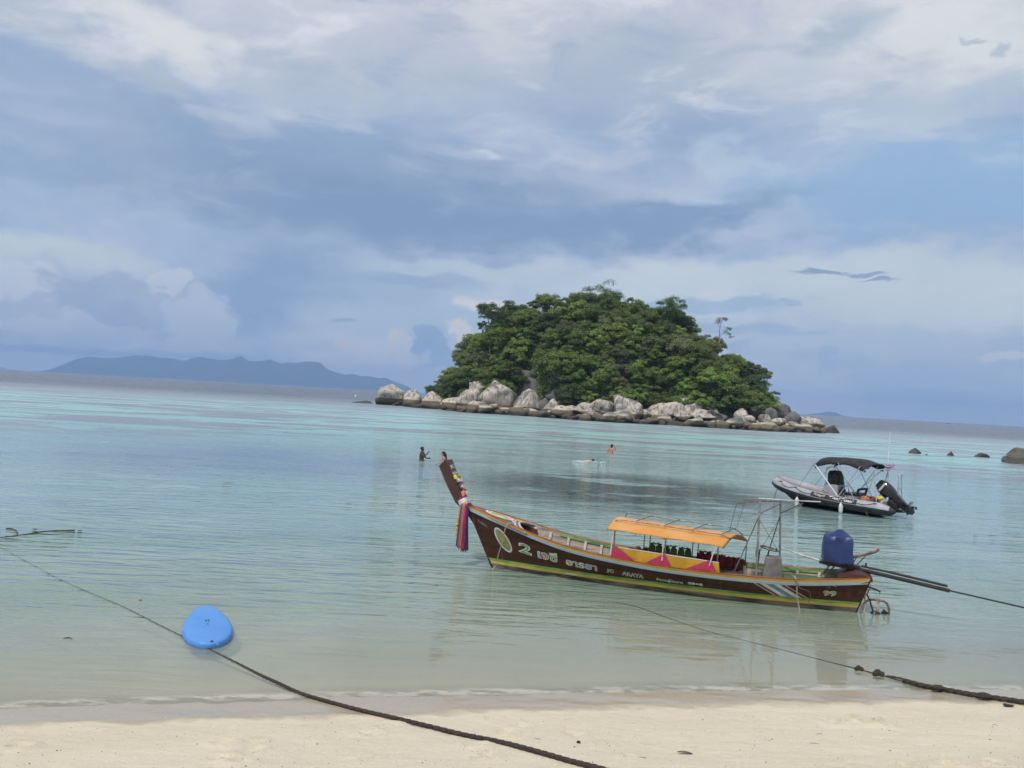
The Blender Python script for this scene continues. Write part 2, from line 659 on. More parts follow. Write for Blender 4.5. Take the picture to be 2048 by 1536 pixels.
def sheet(xs, ys, fz, hole=None):
    b = MB()
    nx, ny = len(xs), len(ys)
    b.v = [(x, y, fz(x, y)) for x in xs for y in ys]
    for i in range(nx - 1):
        for j in range(ny - 1):
            b.f.append((i * ny + j, (i + 1) * ny + j, (i + 1) * ny + j + 1, i * ny + j + 1))
    return b


def geo_mat(name):
    m = bpy.data.materials.new(name)
    m.use_nodes = True
    t = NT(m.node_tree)
    return m, t, m.node_tree.nodes['Principled BSDF'], m.node_tree.nodes['Material Output']


# ---- sand
m_sand, t, b, o_ = geo_mat('sand')
pos = t.new('ShaderNodeNewGeometry').outputs['Position']
px_, py_, pz_ = t.sep(pos)
big = t.noise(t.scale(pos, (0.5, 1.3, 1)), 1.0, 5, 0.6)
gr = t.noise(pos, 60.0, 6, 0.75)
spk = t.noise(pos, 26.0, 3, 0.6)
spk2 = t.noise(t.vm('ADD', pos, (9, 3, 1)), 70.0, 2, 0.5)
c = t.mix(t.smooth(big, 0.3, 0.7), (0.615, 0.535, 0.392), (0.675, 0.597, 0.450))
c = t.mix(t.smooth(gr, 0.35, 0.7, 0, 0.55), c, (0.76, 0.69, 0.56))
c = t.mix(t.smooth(gr, 0.5, 0.25, 0, 0.4), c, (0.50, 0.40, 0.28))
c = t.mix(t.smooth(spk, 0.70, 0.76, 0, 0.8), c, (0.24, 0.18, 0.13))
c = t.mix(t.smooth(spk2, 0.72, 0.77, 0, 0.7), c, (0.9, 0.87, 0.80))
# wet band just above the waterline, ragged upper edge
wl = t.m('ADD', pz_, t.m('ADD', t.m('MULTIPLY', t.m('SUBTRACT', t.noise(t.scale(pos, (0.45, 0.6, 1)), 1.0, 5, 0.62), 0.5), 0.05),
                         t.m('MULTIPLY', t.m('SUBTRACT', t.noise(t.scale(pos, (5, 2.0, 1)), 1.0, 4, 0.6), 0.5), 0.012)))
wet = t.smooth(wl, 0.066, 0.046)
film = t.smooth(wl, 0.058, 0.042)
c = t.mix(t.m('MULTIPLY', t.m('MULTIPLY', wet, t.smooth(pz_, -0.06, 0.0)), 0.75), c, (0.335, 0.285, 0.210))
t.put(b.inputs['Base Color'], c)
t.put(b.inputs['Roughness'], t.m('MULTIPLY_ADD', film, -0.72, 0.92))
t.put(b.inputs['Specular IOR Level'], t.m('MULTIPLY_ADD', film, 0.35, 0.2))
hb = t.m('ADD', t.m('MULTIPLY', gr, 0.7), t.m('MULTIPLY', t.noise(t.scale(pos, (4, 9, 4)), 1.0, 5, 0.6), 2.0))
bn = t.new('ShaderNodeBump')
t.put(bn.inputs['Height'], hb)
t.put(bn.inputs['Strength'], t.m('MULTIPLY_ADD', film, -0.95, 1.0))
bn.inputs['Distance'].default_value = 0.014
t.l.new(bn.outputs[0], b.inputs['Normal'])

fx = [-7.5 + i * 0.05 for i in range(351)]
fy = [6.2 + j * 0.045 for j in range(145)]
X0, X1, Y0, Y1 = fx[0], fx[-1], fy[0], fy[-1]
beach = sheet(fx, fy, sand_z).build('beach', m_sand, smooth=True, angle=180)
tag(beach, 'pale coral sand beach sloping into shallow water in the foreground', kind='structure')
# the rest of the beach and the sandy sea bed, joined to the fine strip
rest = MB()
def strip(x0, x1, nx, y0, y1, ny, pw=1.0):
    ys = [y0 + (y1 - y0) * (j / (ny - 1)) ** pw for j in range(ny)]
    q = sheet([x0 + (x1 - x0) * i / (nx - 1) for i in range(nx)], ys, lambda x, y: sand_z(x, y, False))
    rest.add(q.v, q.f)
strip(-90, X0, 40, -14, 320, 90, 2.2)
strip(X1, 110, 45, -14, 320, 90, 2.2)
strip(X0, X1, 36, -14, Y0, 24)
strip(X0, X1, 60, Y1, 320, 90, 1.8)
sb = rest.build('sea_bed', m_sand, smooth=True, angle=180)
tag(sb, 'sandy sea bed under the shallow bay and beach behind the viewer', kind='structure')

# ---- sea
m_sea = bpy.data.materials.new('sea_water')
m_sea.use_nodes = True
m_sea.node_tree.nodes.clear()
t = NT(m_sea.node_tree)
out = t.new('ShaderNodeOutputMaterial')
pos = t.new('ShaderNodeNewGeometry').outputs['Position']
px_, py_, pz_ = t.sep(pos)
att = t.new('ShaderNodeAttribute', attribute_name='depth')
dep = att.outputs['Fac']
dist = t.m('SQRT', t.m('ADD', t.m('MULTIPLY', px_, px_), t.m('MULTIPLY', py_, py_)))
ld = t.m('LOGARITHM', t.m('MAXIMUM', dist, 1.0), 10.0)
# patch noises: sand flats, coral heads, grey ruffle streaks
n_far = t.noise(t.scale(pos, (0.012, 0.045, 1)), 1.0, 5, 0.62, dim='2D')
n_mid = t.noise(t.scale(pos, (0.052, 0.15, 1)), 1.0, 7, 0.70, 0.5, dim='2D')
n_cor = t.noise(t.scale(pos, (0.16, 0.32, 1)), 1.0, 5, 0.65, dim='2D')
bodyc = t.ramp(t.m('DIVIDE', dep, 4.0, clamp=True), [
    (0.0, (0.50, 0.49, 0.40)), (0.04, (0.40, 0.46, 0.385)), (0.085, (0.29, 0.385, 0.30)), (0.14, (0.25, 0.375, 0.32)),
    (0.215, (0.285, 0.44, 0.43)), (0.36, (0.28, 0.42, 0.43)), (0.60, (0.265, 0.36, 0.39)), (1.0, (0.22, 0.26, 0.31))])
# bright sand flats in the middle distance
flat = t.m('MULTIPLY', t.smooth(dist, 44, 80), t.smooth(dist, 230, 120))
flat = t.m('MULTIPLY', flat, t.smooth(n_mid, 0.455, 0.535))
bodyc = t.mix(t.m('MULTIPLY', flat, 0.92), bodyc, (0.335, 0.56, 0.545))
ruffle_tone = t.m('MULTIPLY', t.smooth(dist, 42, 75), t.smooth(n_mid, 0.52, 0.44))
bodyc = t.mix(t.m('MULTIPLY', ruffle_tone, 0.85), bodyc, (0.285, 0.295, 0.335))  # grey sky reflection of wind-ruffled water, put into the body colour
bodyc = t.mix(t.m('MULTIPLY', t.smooth(n_cor, 0.42, 0.62), t.smooth(dist, 70, 20, 0.0, 0.30)), bodyc, (0.46, 0.56, 0.50))
# coral patch between the boats
ex = t.m('DIVIDE', t.m('SUBTRACT', px_, 5.2), 8.0)
ey = t.m('DIVIDE', t.m('SUBTRACT', py_, 36.0), 8.5)
er = t.m('SQRT', t.m('ADD', t.m('MULTIPLY', ex, ex), t.m('MULTIPLY', ey, ey)))
cor = t.m('MULTIPLY', t.smooth(er, 1.2, 0.45), t.smooth(n_cor, 0.33, 0.50))
bodyc = t.mix(t.m('MULTIPLY', cor, 0.95), bodyc, (0.028, 0.060, 0.045))
# darker blue patch on the left
ex = t.m('DIVIDE', t.m('ADD', px_, 12.0), 11.0)
ey = t.m('DIVIDE', t.m('SUBTRACT', py_, 40.0), 10.0)
er = t.m('SQRT', t.m('ADD', t.m('MULTIPLY', ex, ex), t.m('MULTIPLY', ey, ey)))
bodyc = t.mix(t.m('MULTIPLY', t.smooth(er, 1.2, 0.3), t.smooth(n_cor, 0.3, 0.65, 0.35, 0.8)), bodyc, (0.20, 0.265, 0.36))
# open sea beyond the reef
deep = t.smooth(t.m('ADD', dist, t.m('MULTIPLY', t.m('SUBTRACT', n_far, 0.5), 220)), 165, 340)
bodyc = t.mix(deep, bodyc, t.mix(t.smooth(n_far, 0.35, 0.65), (0.085, 0.105, 0.135), (0.120, 0.138, 0.168)))
# ripples, finer close by, wind patches farther out
rp1 = t.noise(t.scale(pos, (0.75, 3.6, 1)), 1.0, 2, 0.5, 0.3, dim='2D')
rp2 = t.noise(t.scale(pos, (0.30, 1.25, 1)), 1.0, 3, 0.55, 0.4, dim='2D')
rg4 = t.m('POWER', t.m('SUBTRACT', 1.0, t.m('ABSOLUTE', t.m('MULTIPLY_ADD', t.noise(t.scale(pos, (0.42, 2.3, 1)), 1.0, 2, 0.5, 0.4, dim='2D'), 2.0, -1.0))), 3.0)
rp3 = t.noise(t.scale(pos, (3.0, 9.0, 1)), 1.0, 1, 0.5, dim='2D')
wind = t.noise(t.scale(pos, (0.05, 0.16, 1)), 1.0, 3, 0.6, dim='2D')
amp = t.m('MULTIPLY', t.smooth(dep, 0.02, 0.5, 0.10, 1.0), t.smooth(wind, 0.3, 0.7, 0.45, 1.25))
h = t.m('ADD', t.m('MULTIPLY', rp1, t.smooth(dist, 50, 160, 0.046, 0.012)), t.m('ADD', t.m('MULTIPLY', rp2, 0.062), t.m('MULTIPLY', rp3, t.smooth(dist, 14, 45, 0.0042, 0.0))))
h = t.m('ADD', h, t.m('MULTIPLY', rg4, t.smooth(dist, 40, 120, 0.014, 0.004)))
h = t.m('MULTIPLY', h, amp)
nrm = t.bump(h, 1.0, 1.0)
fr = t.new('ShaderNodeFresnel')
fr.inputs['IOR'].default_value = 1.41
t.l.new(nrm, fr.inputs['Normal'])
gl = t.new('ShaderNodeBsdfGlossy')
t.put(gl.inputs['Roughness'], t.smooth(dist, 20, 220, 0.05, 0.26))
gl.inputs['Color'].default_value = (0.93, 0.93, 0.93, 1)
t.l.new(nrm, gl.inputs['Normal'])
df = t.new('ShaderNodeBsdfDiffuse')
t.put(df.inputs['Color'], bodyc)
tr = t.new('ShaderNodeBsdfTransparent')
tr.inputs['Color'].default_value = (0.94, 0.99, 0.96, 1)
opac = t.m('SUBTRACT', 1.0, t.m('POWER', 2.718, t.m('MULTIPLY', t.m('MAXIMUM', dep, 0.0), -3.2)))
mb_ = t.new('ShaderNodeMixShader')
t.put(mb_.inputs[0], opac)
t.l.new(tr.outputs[0], mb_.inputs[1])
t.l.new(df.outputs[0], mb_.inputs[2])
mx = t.new('ShaderNodeMixShader')
t.put(mx.inputs[0], t.m('MULTIPLY', fr.outputs[0], t.smooth(dist, 20, 110, 1.0, 0.42)))
t.l.new(mb_.outputs[0], mx.inputs[1])
t.l.new(gl.outputs[0], mx.inputs[2])
# thin line of foam at the lip of the water
foam_n = t.noise(t.scale(pos, (2.2, 5.0, 1)), 1.0, 4, 0.7, dim='2D')
lip = t.m('MULTIPLY', t.m('MULTIPLY', t.smooth(dep, 0.024, 0.010), t.smooth(dep, -0.004, 0.003)), t.smooth(foam_n, 0.38, 0.62))
fd = t.new('ShaderNodeBsdfDiffuse')
fd.inputs['Color'].default_value = (0.80, 0.76, 0.68, 1)
mf = t.new('ShaderNodeMixShader')
t.put(mf.inputs[0], t.m('MULTIPLY', lip, 0.38))
t.l.new(mx.outputs[0], mf.inputs[1])
t.l.new(fd.outputs[0], mf.inputs[2])
t.l.new(mf.outputs[0], out.inputs['Surface'])

SEA_FAR = 15500.0
ysr = [5.5 + 0.12 * j for j in range(110)]
while ysr[-1] < SEA_FAR:
    ysr.append(min(SEA_FAR, ysr[-1] * 1.035 + 0.05))
sea = MB()
NC = 81
for y in ysr:
    for i in range(NC):
        tt = -1 + 2 * i / (NC - 1)
        sea.v.append((tt * (30 + 1.02 * y), y, 0.0))
for j in range(len(ysr) - 1):
    for i in range(NC - 1):
        sea.f.append((j * NC + i, j * NC + i + 1, (j + 1) * NC + i + 1, (j + 1) * NC + i))
me = bpy.data.meshes.new('sea')
me.from_pydata(sea.v, [], sea.f)
me.materials.append(m_sea)
a = me.attributes.new('depth', 'FLOAT', 'POINT')
a.data.foreach_set('value', [min(6.0, bed_depth(v[0], v[1])) if v[1] < 700 else 6.0 for v in sea.v])
me.update()
sea_o = mesh_obj('sea', me)
tag(sea_o, 'calm turquoise bay water reaching out to the grey open sea', kind='structure')

# ---- far mountain island and islets
m_mtn = mat('far_forest', (0.030, 0.050, 0.036), 0.95, 0.25, 0.004, color2=(0.05, 0.062, 0.045))


def ridge_island(name, pts, ydist, label, depth=700.0):
    """pts: photo pixels along the skyline"""
    P = [aty(x, y, ydist) for x, y in pts]
    b = MB()
    xs = [p.x for p in P]
    zs = [max(0, p.z) for p in P]
    n = max(60, int((xs[-1] - xs[0]) / 28))
    nv = 15
    for i in range(n + 1):
        x = xs[0] + (xs[-1] - xs[0]) * i / n
        z = float(np.interp(x, xs, zs))
        z *= 1 + 0.05 * mnoise.noise(Vector((x * .008, 3, 0))) + 0.03 * mnoise.noise(Vector((x * .03, 7, 0)))
        for j in range(nv + 1):
            s_ = -1 + 2 * j / nv
            sp = 0.5 + 0.5 * math.sqrt(max(0, z) / (max(zs) + 1e-6))
            prof = max(0, 1 - abs(s_) ** 1.4)
            nz = 1 + 0.35 * mnoise.noise(Vector((x * .006, s_ * 2.5, 5))) * (1 - prof)
            b.v.append((x, ydist + s_ * depth * sp, max(-1, z * prof * nz) - 0.5))
    for i in range(n):
        for j in range(nv):
            q = i * (nv + 1) + j
            b.f.append((q, q + nv + 1, q + nv + 2, q + 1))
    o = b.build(name, m_mtn, angle=180)
    return tag(o, label, kind='structure')


ridge_island('mountain_island', [(122, 741), (140, 733), (160, 720), (180, 712), (200, 715), (222, 716), (250, 713), (275, 710), (300, 711), (325, 715),
                                 (350, 716), (375, 722), (388, 714), (405, 713), (420, 717), (440, 719), (458, 718), (480, 713), (500, 721), (518, 722), (530, 720), (540, 718),
                                 (555, 724), (568, 727), (580, 724), (600, 724), (620, 722), (640, 724), (655, 738), (672, 744), (690, 749), (705, 747), (722, 752),
                                 (740, 751), (755, 756), (770, 755), (790, 763), (812, 771), (832, 782)], 11500.0,
             'long blue mountain range fading in haze on the left horizon', 900)
ridge_island('far_islet', [(1610, 829), (1640, 826), (1655, 823), (1668, 824), (1680, 830), (1700, 834)], 11000.0, 'low hazy blue islet on the horizon right of the island', 260)
ridge_island('far_islet', [(-60, 731), (-30, 731), (0, 734), (12, 738)], 12500.0, 'faint islet at the far left end of the horizon', 200)

# ---- haze: one even body of air round the whole scene
hz = MB().box((0, 6800, 188), (36000, 18000, 396))
m_haze = bpy.data.materials.new('haze')
m_haze.use_nodes = True
m_haze.node_tree.nodes.clear()
t = NT(m_haze.node_tree)
out = t.new('ShaderNodeOutputMaterial')
pv = t.new('ShaderNodeVolumePrincipled')
pv.inputs['Color'].default_value = (0.37, 0.56, 0.88, 1)
pv.inputs['Density'].default_value = 0.000120
pv.inputs['Anisotropy'].default_value = 0.0
t.l.new(pv.outputs[0], out.inputs['Volume'])
haze = hz.build('haze', m_haze, smooth=False)
tag(haze, 'thin pale sea haze filling the air over the bay', kind='stuff')

# ================================================================== ISLAND
ISL_FRONT = [(-40, 224), (-34.7, 222), (-22.7, 202), (-10.6, 180), (3, 175.5), (12.5, 166), (20.7, 163), (31.4, 167.5), (39.7, 163), (48.7, 162), (56, 165), (62.3, 171), (72, 184)]
ISL_TOP = [(-36, 0), (-28, 0.5), (-22, 2.0), (-18, 4.3), (-15, 5.8), (-11, 12.5), (-8, 17.0), (-3, 20.3), (3, 21.6), (10, 23.8), (19, 25.2), (26, 23.6), (35, 22.8), (42, 18.6), (50, 13.2), (55, 8.4), (58, 4.4), (62, 1), (70, -0.6)]


def isl_front(x):
    return float(np.interp(x, [p[0] for p in ISL_FRONT], [p[1] for p in ISL_FRONT]))


def isl_z(x, y):
    top = float(np.interp(x, [p[0] for p in ISL_TOP], [p[1] for p in ISL_TOP]))
    f = isl_front(x)
    t_ = (y - f) / max(12.0, 203 - f)
    if t_ < 0:
        return -0.9 + t_ * 6
    if t_ <= 1:
        s_ = math.sin(math.pi / 2 * min(1, t_)) ** 0.85
    else:
        s_ = max(-0.1, math.cos(math.pi / 2 * min(1.2, (t_ - 1) * 0.9)))
    sh = min(1.0, max(0.0, (y - f - 6.5) / 9.0))           # rocky shelf in front, then the slope
    s_ *= sh * sh * (3 - 2 * sh) if t_ < 1 else 1.0
    beach_ = 1.3 * smoothstep(0.5, 7.0, y - f) * smoothstep(-33, -26, x) * smoothstep(68, 61, x)
    return -0.9 + beach_ + max(0, top - 1) * s_ + (0.25 + 0.6 * sh) * mnoise.noise(Vector((x * .15, y * .15, 2)))


m_soil = mat('forest_floor', (0.055, 0.065, 0.030), 0.95, 0.3, 0.35, bump=0.05, bscale=2.0, color2=(0.085, 0.075, 0.050))
b = sheet([-42 + i * 1.4 for i in range(84)], [156 + j * 1.6 for j in range(62)], isl_z)
isl = b.build('island_hill', m_soil, angle=180)
tag(isl, 'steep ground of the small wooded island under its trees', kind='structure')

# ---- granite
def granite(name, dark, tide):
    m, t, b, o_ = geo_mat(name)
    pos = t.new('ShaderNodeNewGeometry').outputs['Position']
    oi = t.new('ShaderNodeObjectInfo').outputs['Random']
    x, y, z = t.sep(pos)
    v = t.vm('ADD', pos, t.xyz(t.m('MULTIPLY', oi, 40), 0, 0))
    n1 = t.noise(t.scale(v, (0.55, 0.55, 0.22)), 1.0, 6, 0.65, 0.4)
    n2 = t.noise(t.scale(v, (1.9, 1.9, 0.35)), 1.0, 5, 0.62)
    n3 = t.noise(v, 5.0, 5, 0.7)
    pale = t.mix(t.smooth(n3, 0.3, 0.7), (0.47, 0.415, 0.34), (0.60, 0.545, 0.465))
    grey = t.mix(t.smooth(n3, 0.3, 0.7), (0.12, 0.112, 0.108), (0.225, 0.21, 0.20))
    lo = 0.62 - 0.28 * dark
    c = t.mix(t.m('MULTIPLY', t.smooth(n1, lo - 0.13, lo + 0.06), t.smooth(z, 1.3, 3.0 - dark)), pale, grey)
    c = t.mix(t.m('MULTIPLY', t.smooth(n2, 0.50, 0.62, 0, 0.8), t.smooth(z, 1.2, 2.4)), c, (0.10, 0.095, 0.095))
    # tide marks: dark wet algae at the foot, brown band above
    zz = t.m('ADD', z, t.m('ADD', t.m('MULTIPLY', t.m('SUBTRACT', n3, 0.5), 0.35), t.m('MULTIPLY', t.m('SUBTRACT', n1, 0.5), 0.5)))
    c = t.mix(t.smooth(zz, tide + 0.12, tide - 0.06), c, t.mix(t.smooth(n3, 0.35, 0.65), (0.20, 0.155, 0.10), (0.135, 0.11, 0.08)))
    c = t.mix(t.smooth(zz, tide * 0.60, tide * 0.30), c, (0.068, 0.060, 0.050))
    t.put(b.inputs['Base Color'], c)
    b.inputs['Roughness'].default_value = 0.85
    b.inputs['Specular IOR Level'].default_value = 0.3
    hh = t.m('ADD', t.m('MULTIPLY', n3, 0.12), t.m('MULTIPLY', n2, 0.25))
    t.put(b.inputs['Normal'], t.bump(hh, 1.0, 0.5))
    return m


G_PALE = granite('granite_pale', -0.05, 1.75)
G_MID = granite('granite_streaked', 0.24, 1.75)
G_DARK = granite('granite_dark', 1.0, 1.2)
m_wetrock = mat('wet_dark_rock', (0.060, 0.052, 0.042), 0.6, 0.3, 1.2, bump=0.06, bscale=3.0, color2=(0.032, 0.030, 0.027))


def boulder_mesh(seed, sx, sy, sz, sub=3, shape='round'):
    rg = random.Random(seed)
    bm = bmesh.new()
    bmesh.ops.create_icosphere(bm, subdivisions=sub, radius=1.0)
    planes = []
    for _ in range(rg.randint(8, 12)):
        n = Vector((rg.gauss(0, 1), rg.gauss(-.3, 1), rg.gauss(.1, .8))).normalized()
        planes.append((n, rg.uniform(.48, .82)))
    off = Vector((rg.uniform(-50, 50), rg.uniform(-50, 50), rg.uniform(-50, 50)))
    for v in bm.verts:
        d = v.co.normalized()
        r = 1.0
        for n, k in planes:
            q = d.dot(n)
            if q > 0.05:
                # soft minimum keeps the edges rounded
                r = -math.log(math.exp(-34 * r) + math.exp(-34 * k / q)) / 34
        r *= 1 + 0.10 * mnoise.noise(d * 1.7 + off) + 0.05 * mnoise.noise(d * 4.5 + off) + 0.022 * mnoise.noise(d * 11 + off)
        p = d * r
        if shape == 'cone':
            k = 1 - 0.42 * smoothstep(-.5, 1.0, p.z)
            p.x *= k
            p.y *= k
        elif shape == 'pear':
            k = 1.06 - 0.45 * smoothstep(-.1, 1.0, p.z) - 0.18 * smoothstep(-.2, -1, p.z)
            p.x *= k
            p.y *= k
        elif shape == 'slab':
            p.z *= 0.9
        v.co = Vector((p.x * sx, p.y * sy, p.z * sz))
    me = bpy.data.meshes.new('boulder')
    bm.to_mesh(me)
    bm.free()
    me.shade_smooth()
    return me


def front_px(px):
    """world Y of the island's waterline under photo column px"""
    return float(np.interp(px, [700, 758, 830, 920, 1050, 1150, 1240, 1340, 1440, 1540, 1640, 1690],
                           [225, 222, 203, 181, 175, 166, 163, 168, 163, 162, 171, 180]))


BOULDERS = [
    # px, py(centre), w, h (photo pixels), extra depth behind the waterline, material, shape, label
    (787, 797, 62, 48, 3, G_PALE, 'round', 'white-topped domed boulder at the left tip of the island with a brown tide band'),
    (827, 804, 50, 38, 2.5, G_PALE, 'cone', 'pale boulder just right of the domed one at the island left tip'),
    (864, 808, 46, 38, 2, G_PALE, 'cone', 'third pale boulder from the left end of the island shore'),
    (908, 810, 48, 32, 2, G_PALE, 'cone', 'low pale double-topped boulder left of the tall pear-shaped rock group'),
    (944, 804, 42, 40, 4, G_PALE, 'round', 'blocky pale boulder directly left of the tall pear-shaped boulder'),
    (959, 779, 36, 28, 7, G_MID, 'slab', 'grey boulder perched on top of the blocky pale one'),
    (994, 788, 57, 64, 5, G_MID, 'pear', 'tall grey pear-shaped boulder standing among the left shore rocks'),
    (1062, 788, 44, 50, 11, G_DARK, 'round', 'tall dark boulder half in the trees, with a dark cap stone on top'),
    (1059, 753, 32, 26, 12, G_DARK, 'round', 'dark rounded cap stone resting on the tall dark boulder'),
    (1031, 791, 26, 32, 10, G_DARK, 'slab', 'dark leaning slab between the pear-shaped and the tall dark boulder'),
    (966, 813, 19, 22, 2, G_PALE, 'cone', 'small white pointed stone below the tall pear-shaped boulder'),
    (1057, 813, 52, 54, 3, G_MID, 'cone', 'pyramid-shaped boulder with pale flanks in front of the tall dark one'),
    (1107, 818, 35, 34, 2.5, G_MID, 'cone', 'grey-topped boulder just right of the pyramid-shaped one'),
    (1091, 807, 20, 26, 5, G_DARK, 'cone', 'narrow dark stone wedged behind the grey-topped boulder'),
    (1106, 791, 28, 28, 9, G_DARK, 'round', 'dark round boulder under the trees above the grey-topped boulder'),
    (990, 822, 70, 20, 1.5, G_PALE, 'slab', 'long low brown ledge under the tall pear-shaped boulder'),
    (1143, 826, 34, 22, 3, G_PALE, 'round', 'low cream boulder left of the smooth grey-backed one in mid shore'),
    (1168, 821, 48, 26, 4, G_PALE, 'round', 'broad cream boulder at the middle of the island shore'),
    (1205, 819, 38, 30, 5, G_MID, 'round', 'grey-backed boulder left of the big domed boulder'),
    (1258, 822, 64, 54, 4, G_MID, 'round', 'big smooth dome-shaped grey boulder at the middle of the shore'),
    (1229, 835, 40, 28, 1.5, G_PALE, 'slab', 'flat cream boulder leaning under the big dome'),
    (1308, 820, 22, 16, 6, G_MID, 'slab', 'small flat grey stone right of the big dome'),
    (1291, 828, 24, 20, 4, G_PALE, 'round', 'cream stone tucked against the right foot of the big dome'),
    (1312, 832, 26, 20, 3, G_PALE, 'cone', 'cream wedge stone below the small flat grey stone'),
    (1338, 824, 52, 36, 4, G_PALE, 'round', 'large white boulder at the left end of the piled outcrop'),
    (1380, 809, 58, 30, 9, G_MID, 'slab', 'grey sloping slab crowning the piled outcrop'),
    (1362, 815, 40, 26, 7, G_MID, 'slab', 'streaked slab behind the large white boulder of the outcrop'),
    (1394, 824, 46, 36, 5, G_MID, 'cone', 'pale faceted boulder in the middle of the piled outcrop'),
    (1369, 834, 36, 20, 2, G_PALE, 'round', 'rounded cream boulder at the foot of the piled outcrop'),
    (1410, 832, 42, 28, 3, G_PALE, 'slab', 'slanting cream block at the right foot of the piled outcrop'),
    (1409, 816, 22, 18, 8, G_MID, 'slab', 'leaning grey block behind the piled outcrop'),
    (1427, 825, 20, 19, 6, G_MID, 'cone', 'grey angular stone right of the piled outcrop'),
    (1438, 835, 26, 16, 4, G_DARK, 'round', 'dark oval boulder right of the piled outcrop'),
    (1487, 833, 30, 30, 4, G_MID, 'cone', 'pointed pale-streaked boulder at the left of the right-hand rocks'),
    (1503, 843, 24, 18, 2.5, G_PALE, 'round', 'small cream boulder below the pointed pale-streaked one'),
    (1518, 822, 34, 32, 8, G_DARK, 'slab', 'dark slab under the trees above the right-hand rocks'),
    (1532, 839, 24, 26, 3, G_MID, 'cone', 'upright grey block among the right-hand rocks'),
    (1545, 829, 22, 22, 6, G_DARK, 'round', 'dark rounded stone behind the upright grey block'),
    (1563, 824, 34, 34, 9, G_DARK, 'slab', 'tall smooth dark slab at the right end of the trees'),
    (1583, 839, 26, 26, 4, G_DARK, 'round', 'dark ball-shaped boulder near the right tip of the island'),
    (1558, 846, 26, 16, 3, G_PALE, 'slab', 'flat cream stone left of the dark ball-shaped boulder'),
    (1604, 845, 26, 24, 3, G_PALE, 'cone', 'pale split boulder right of the dark ball-shaped one'),
    (1617, 843, 16, 22, 4, G_PALE, 'cone', 'narrow pale stone beside the split boulder at the right tip'),
    (1628, 853, 34, 24, 1.5, G_PALE, 'round', 'cream block at the right tip of the island shore'),
    (1592, 855, 40, 18, 2, G_PALE, 'slab', 'long cream ledge below the dark ball-shaped boulder'),
    (1664, 862, 34, 19, 2, m_wetrock, 'cone', 'dark wet rock standing in water off the right tip of the island'),
    (1647, 867, 24, 6, 0.5, m_wetrock, 'slab', 'low dark rock awash beside the right tip of the island'),
    (727, 808, 36, 12, 0, m_wetrock, 'slab', 'flat dark rock awash off the left tip of the island'),
]
for i, (px, py, w_, h_, ex, mm, shp, lab) in enumerate(BOULDERS):
    Y = front_px(px) + ex
    c = aty(px, py, Y)
    k = Y / FPX
    sx, sz = w_ * k / 2 * 1.60, h_ * k / 2 * 1.36
    sy = max(sx, sz) * 0.9
    bo = mesh_obj('boulder', boulder_mesh(100 + i, sx, min(sy, sx * 1.3), sz, 4 if w_ > 30 else 3, shp), loc=c + Vector((0, sy * 0.3, 0)))
    bo.data.materials.append(mm)
    bo.rotation_euler = (rnd.uniform(-.12, .12), rnd.uniform(-.2, .2), rnd.uniform(-.4, .4))
    tag(bo, lab, 'boulder', 'granite boulders along the island shore')

# low dark rocks all along the waterline
rock_protos = [boulder_mesh(900 + k, 1, 1, .75, 3, 'round') for k in range(7)]
for k, me in enumerate(rock_protos):
    me.materials.append(G_PALE if k % 3 == 0 else G_DARK)
n_r = 0
for px in np.arange(768, 1646, 7.2):
    for rep in range(2 if px > 1130 else 1):
        q = px + rnd.uniform(-5, 5)
        if q < 930 and rnd.random() < .6:
            continue
        Y = front_px(q) + rnd.uniform(-1.8, 1.4) - 0.4 * rep
        s_ = rnd.choice((.6, .8, 1.0, 1.3, 1.9)) * rnd.uniform(.85, 1.15)
        p = aty(q, 830, Y)
        o = mesh_obj('rock', rock_protos[n_r % 7], loc=(p.x, Y, s_ * rnd.uniform(-.15, .6)))
        o.scale = (s_ * rnd.uniform(.9, 1.8), s_, s_ * rnd.uniform(.55, 1.25))
        o.rotation_euler = (rnd.uniform(-.35, .35), rnd.uniform(-.35, .35), rnd.uniform(0, 6))
        tag(o, 'small dark wet rock at the waterline of the island', 'rock', 'dark rocks along the island waterline')
        n_r += 1
# second row of mid-sized stones filling the bank between the big boulders
bank_protos = [boulder_mesh(950 + k, 1, 1, .85, 3, ('round', 'cone', 'slab')[k % 3]) for k in range(6)]
for k, me in enumerate(bank_protos):
    me.materials.append((G_MID, G_PALE, G_DARK)[k % 3])
for k in range(170):
    px = rnd.uniform(840, 1632)
    Y = front_px(px) + rnd.uniform(0.2, 8.5)
    p = aty(px, 820, Y)
    s_ = rnd.choice((.6, .8, 1.0, 1.3, 1.7)) * rnd.uniform(.85, 1.15)
    o = mesh_obj('stone', bank_protos[k % 6], loc=(p.x, Y, isl_z(p.x, Y) + s_ * .35))
    o.scale = (s_ * rnd.uniform(.9, 1.4), s_, s_)
    o.rotation_euler = (0, 0, rnd.uniform(0, 6))
    tag(o, 'stone filling the gaps behind the large shore boulders', 'stone', 'stones packed between the shore boulders')

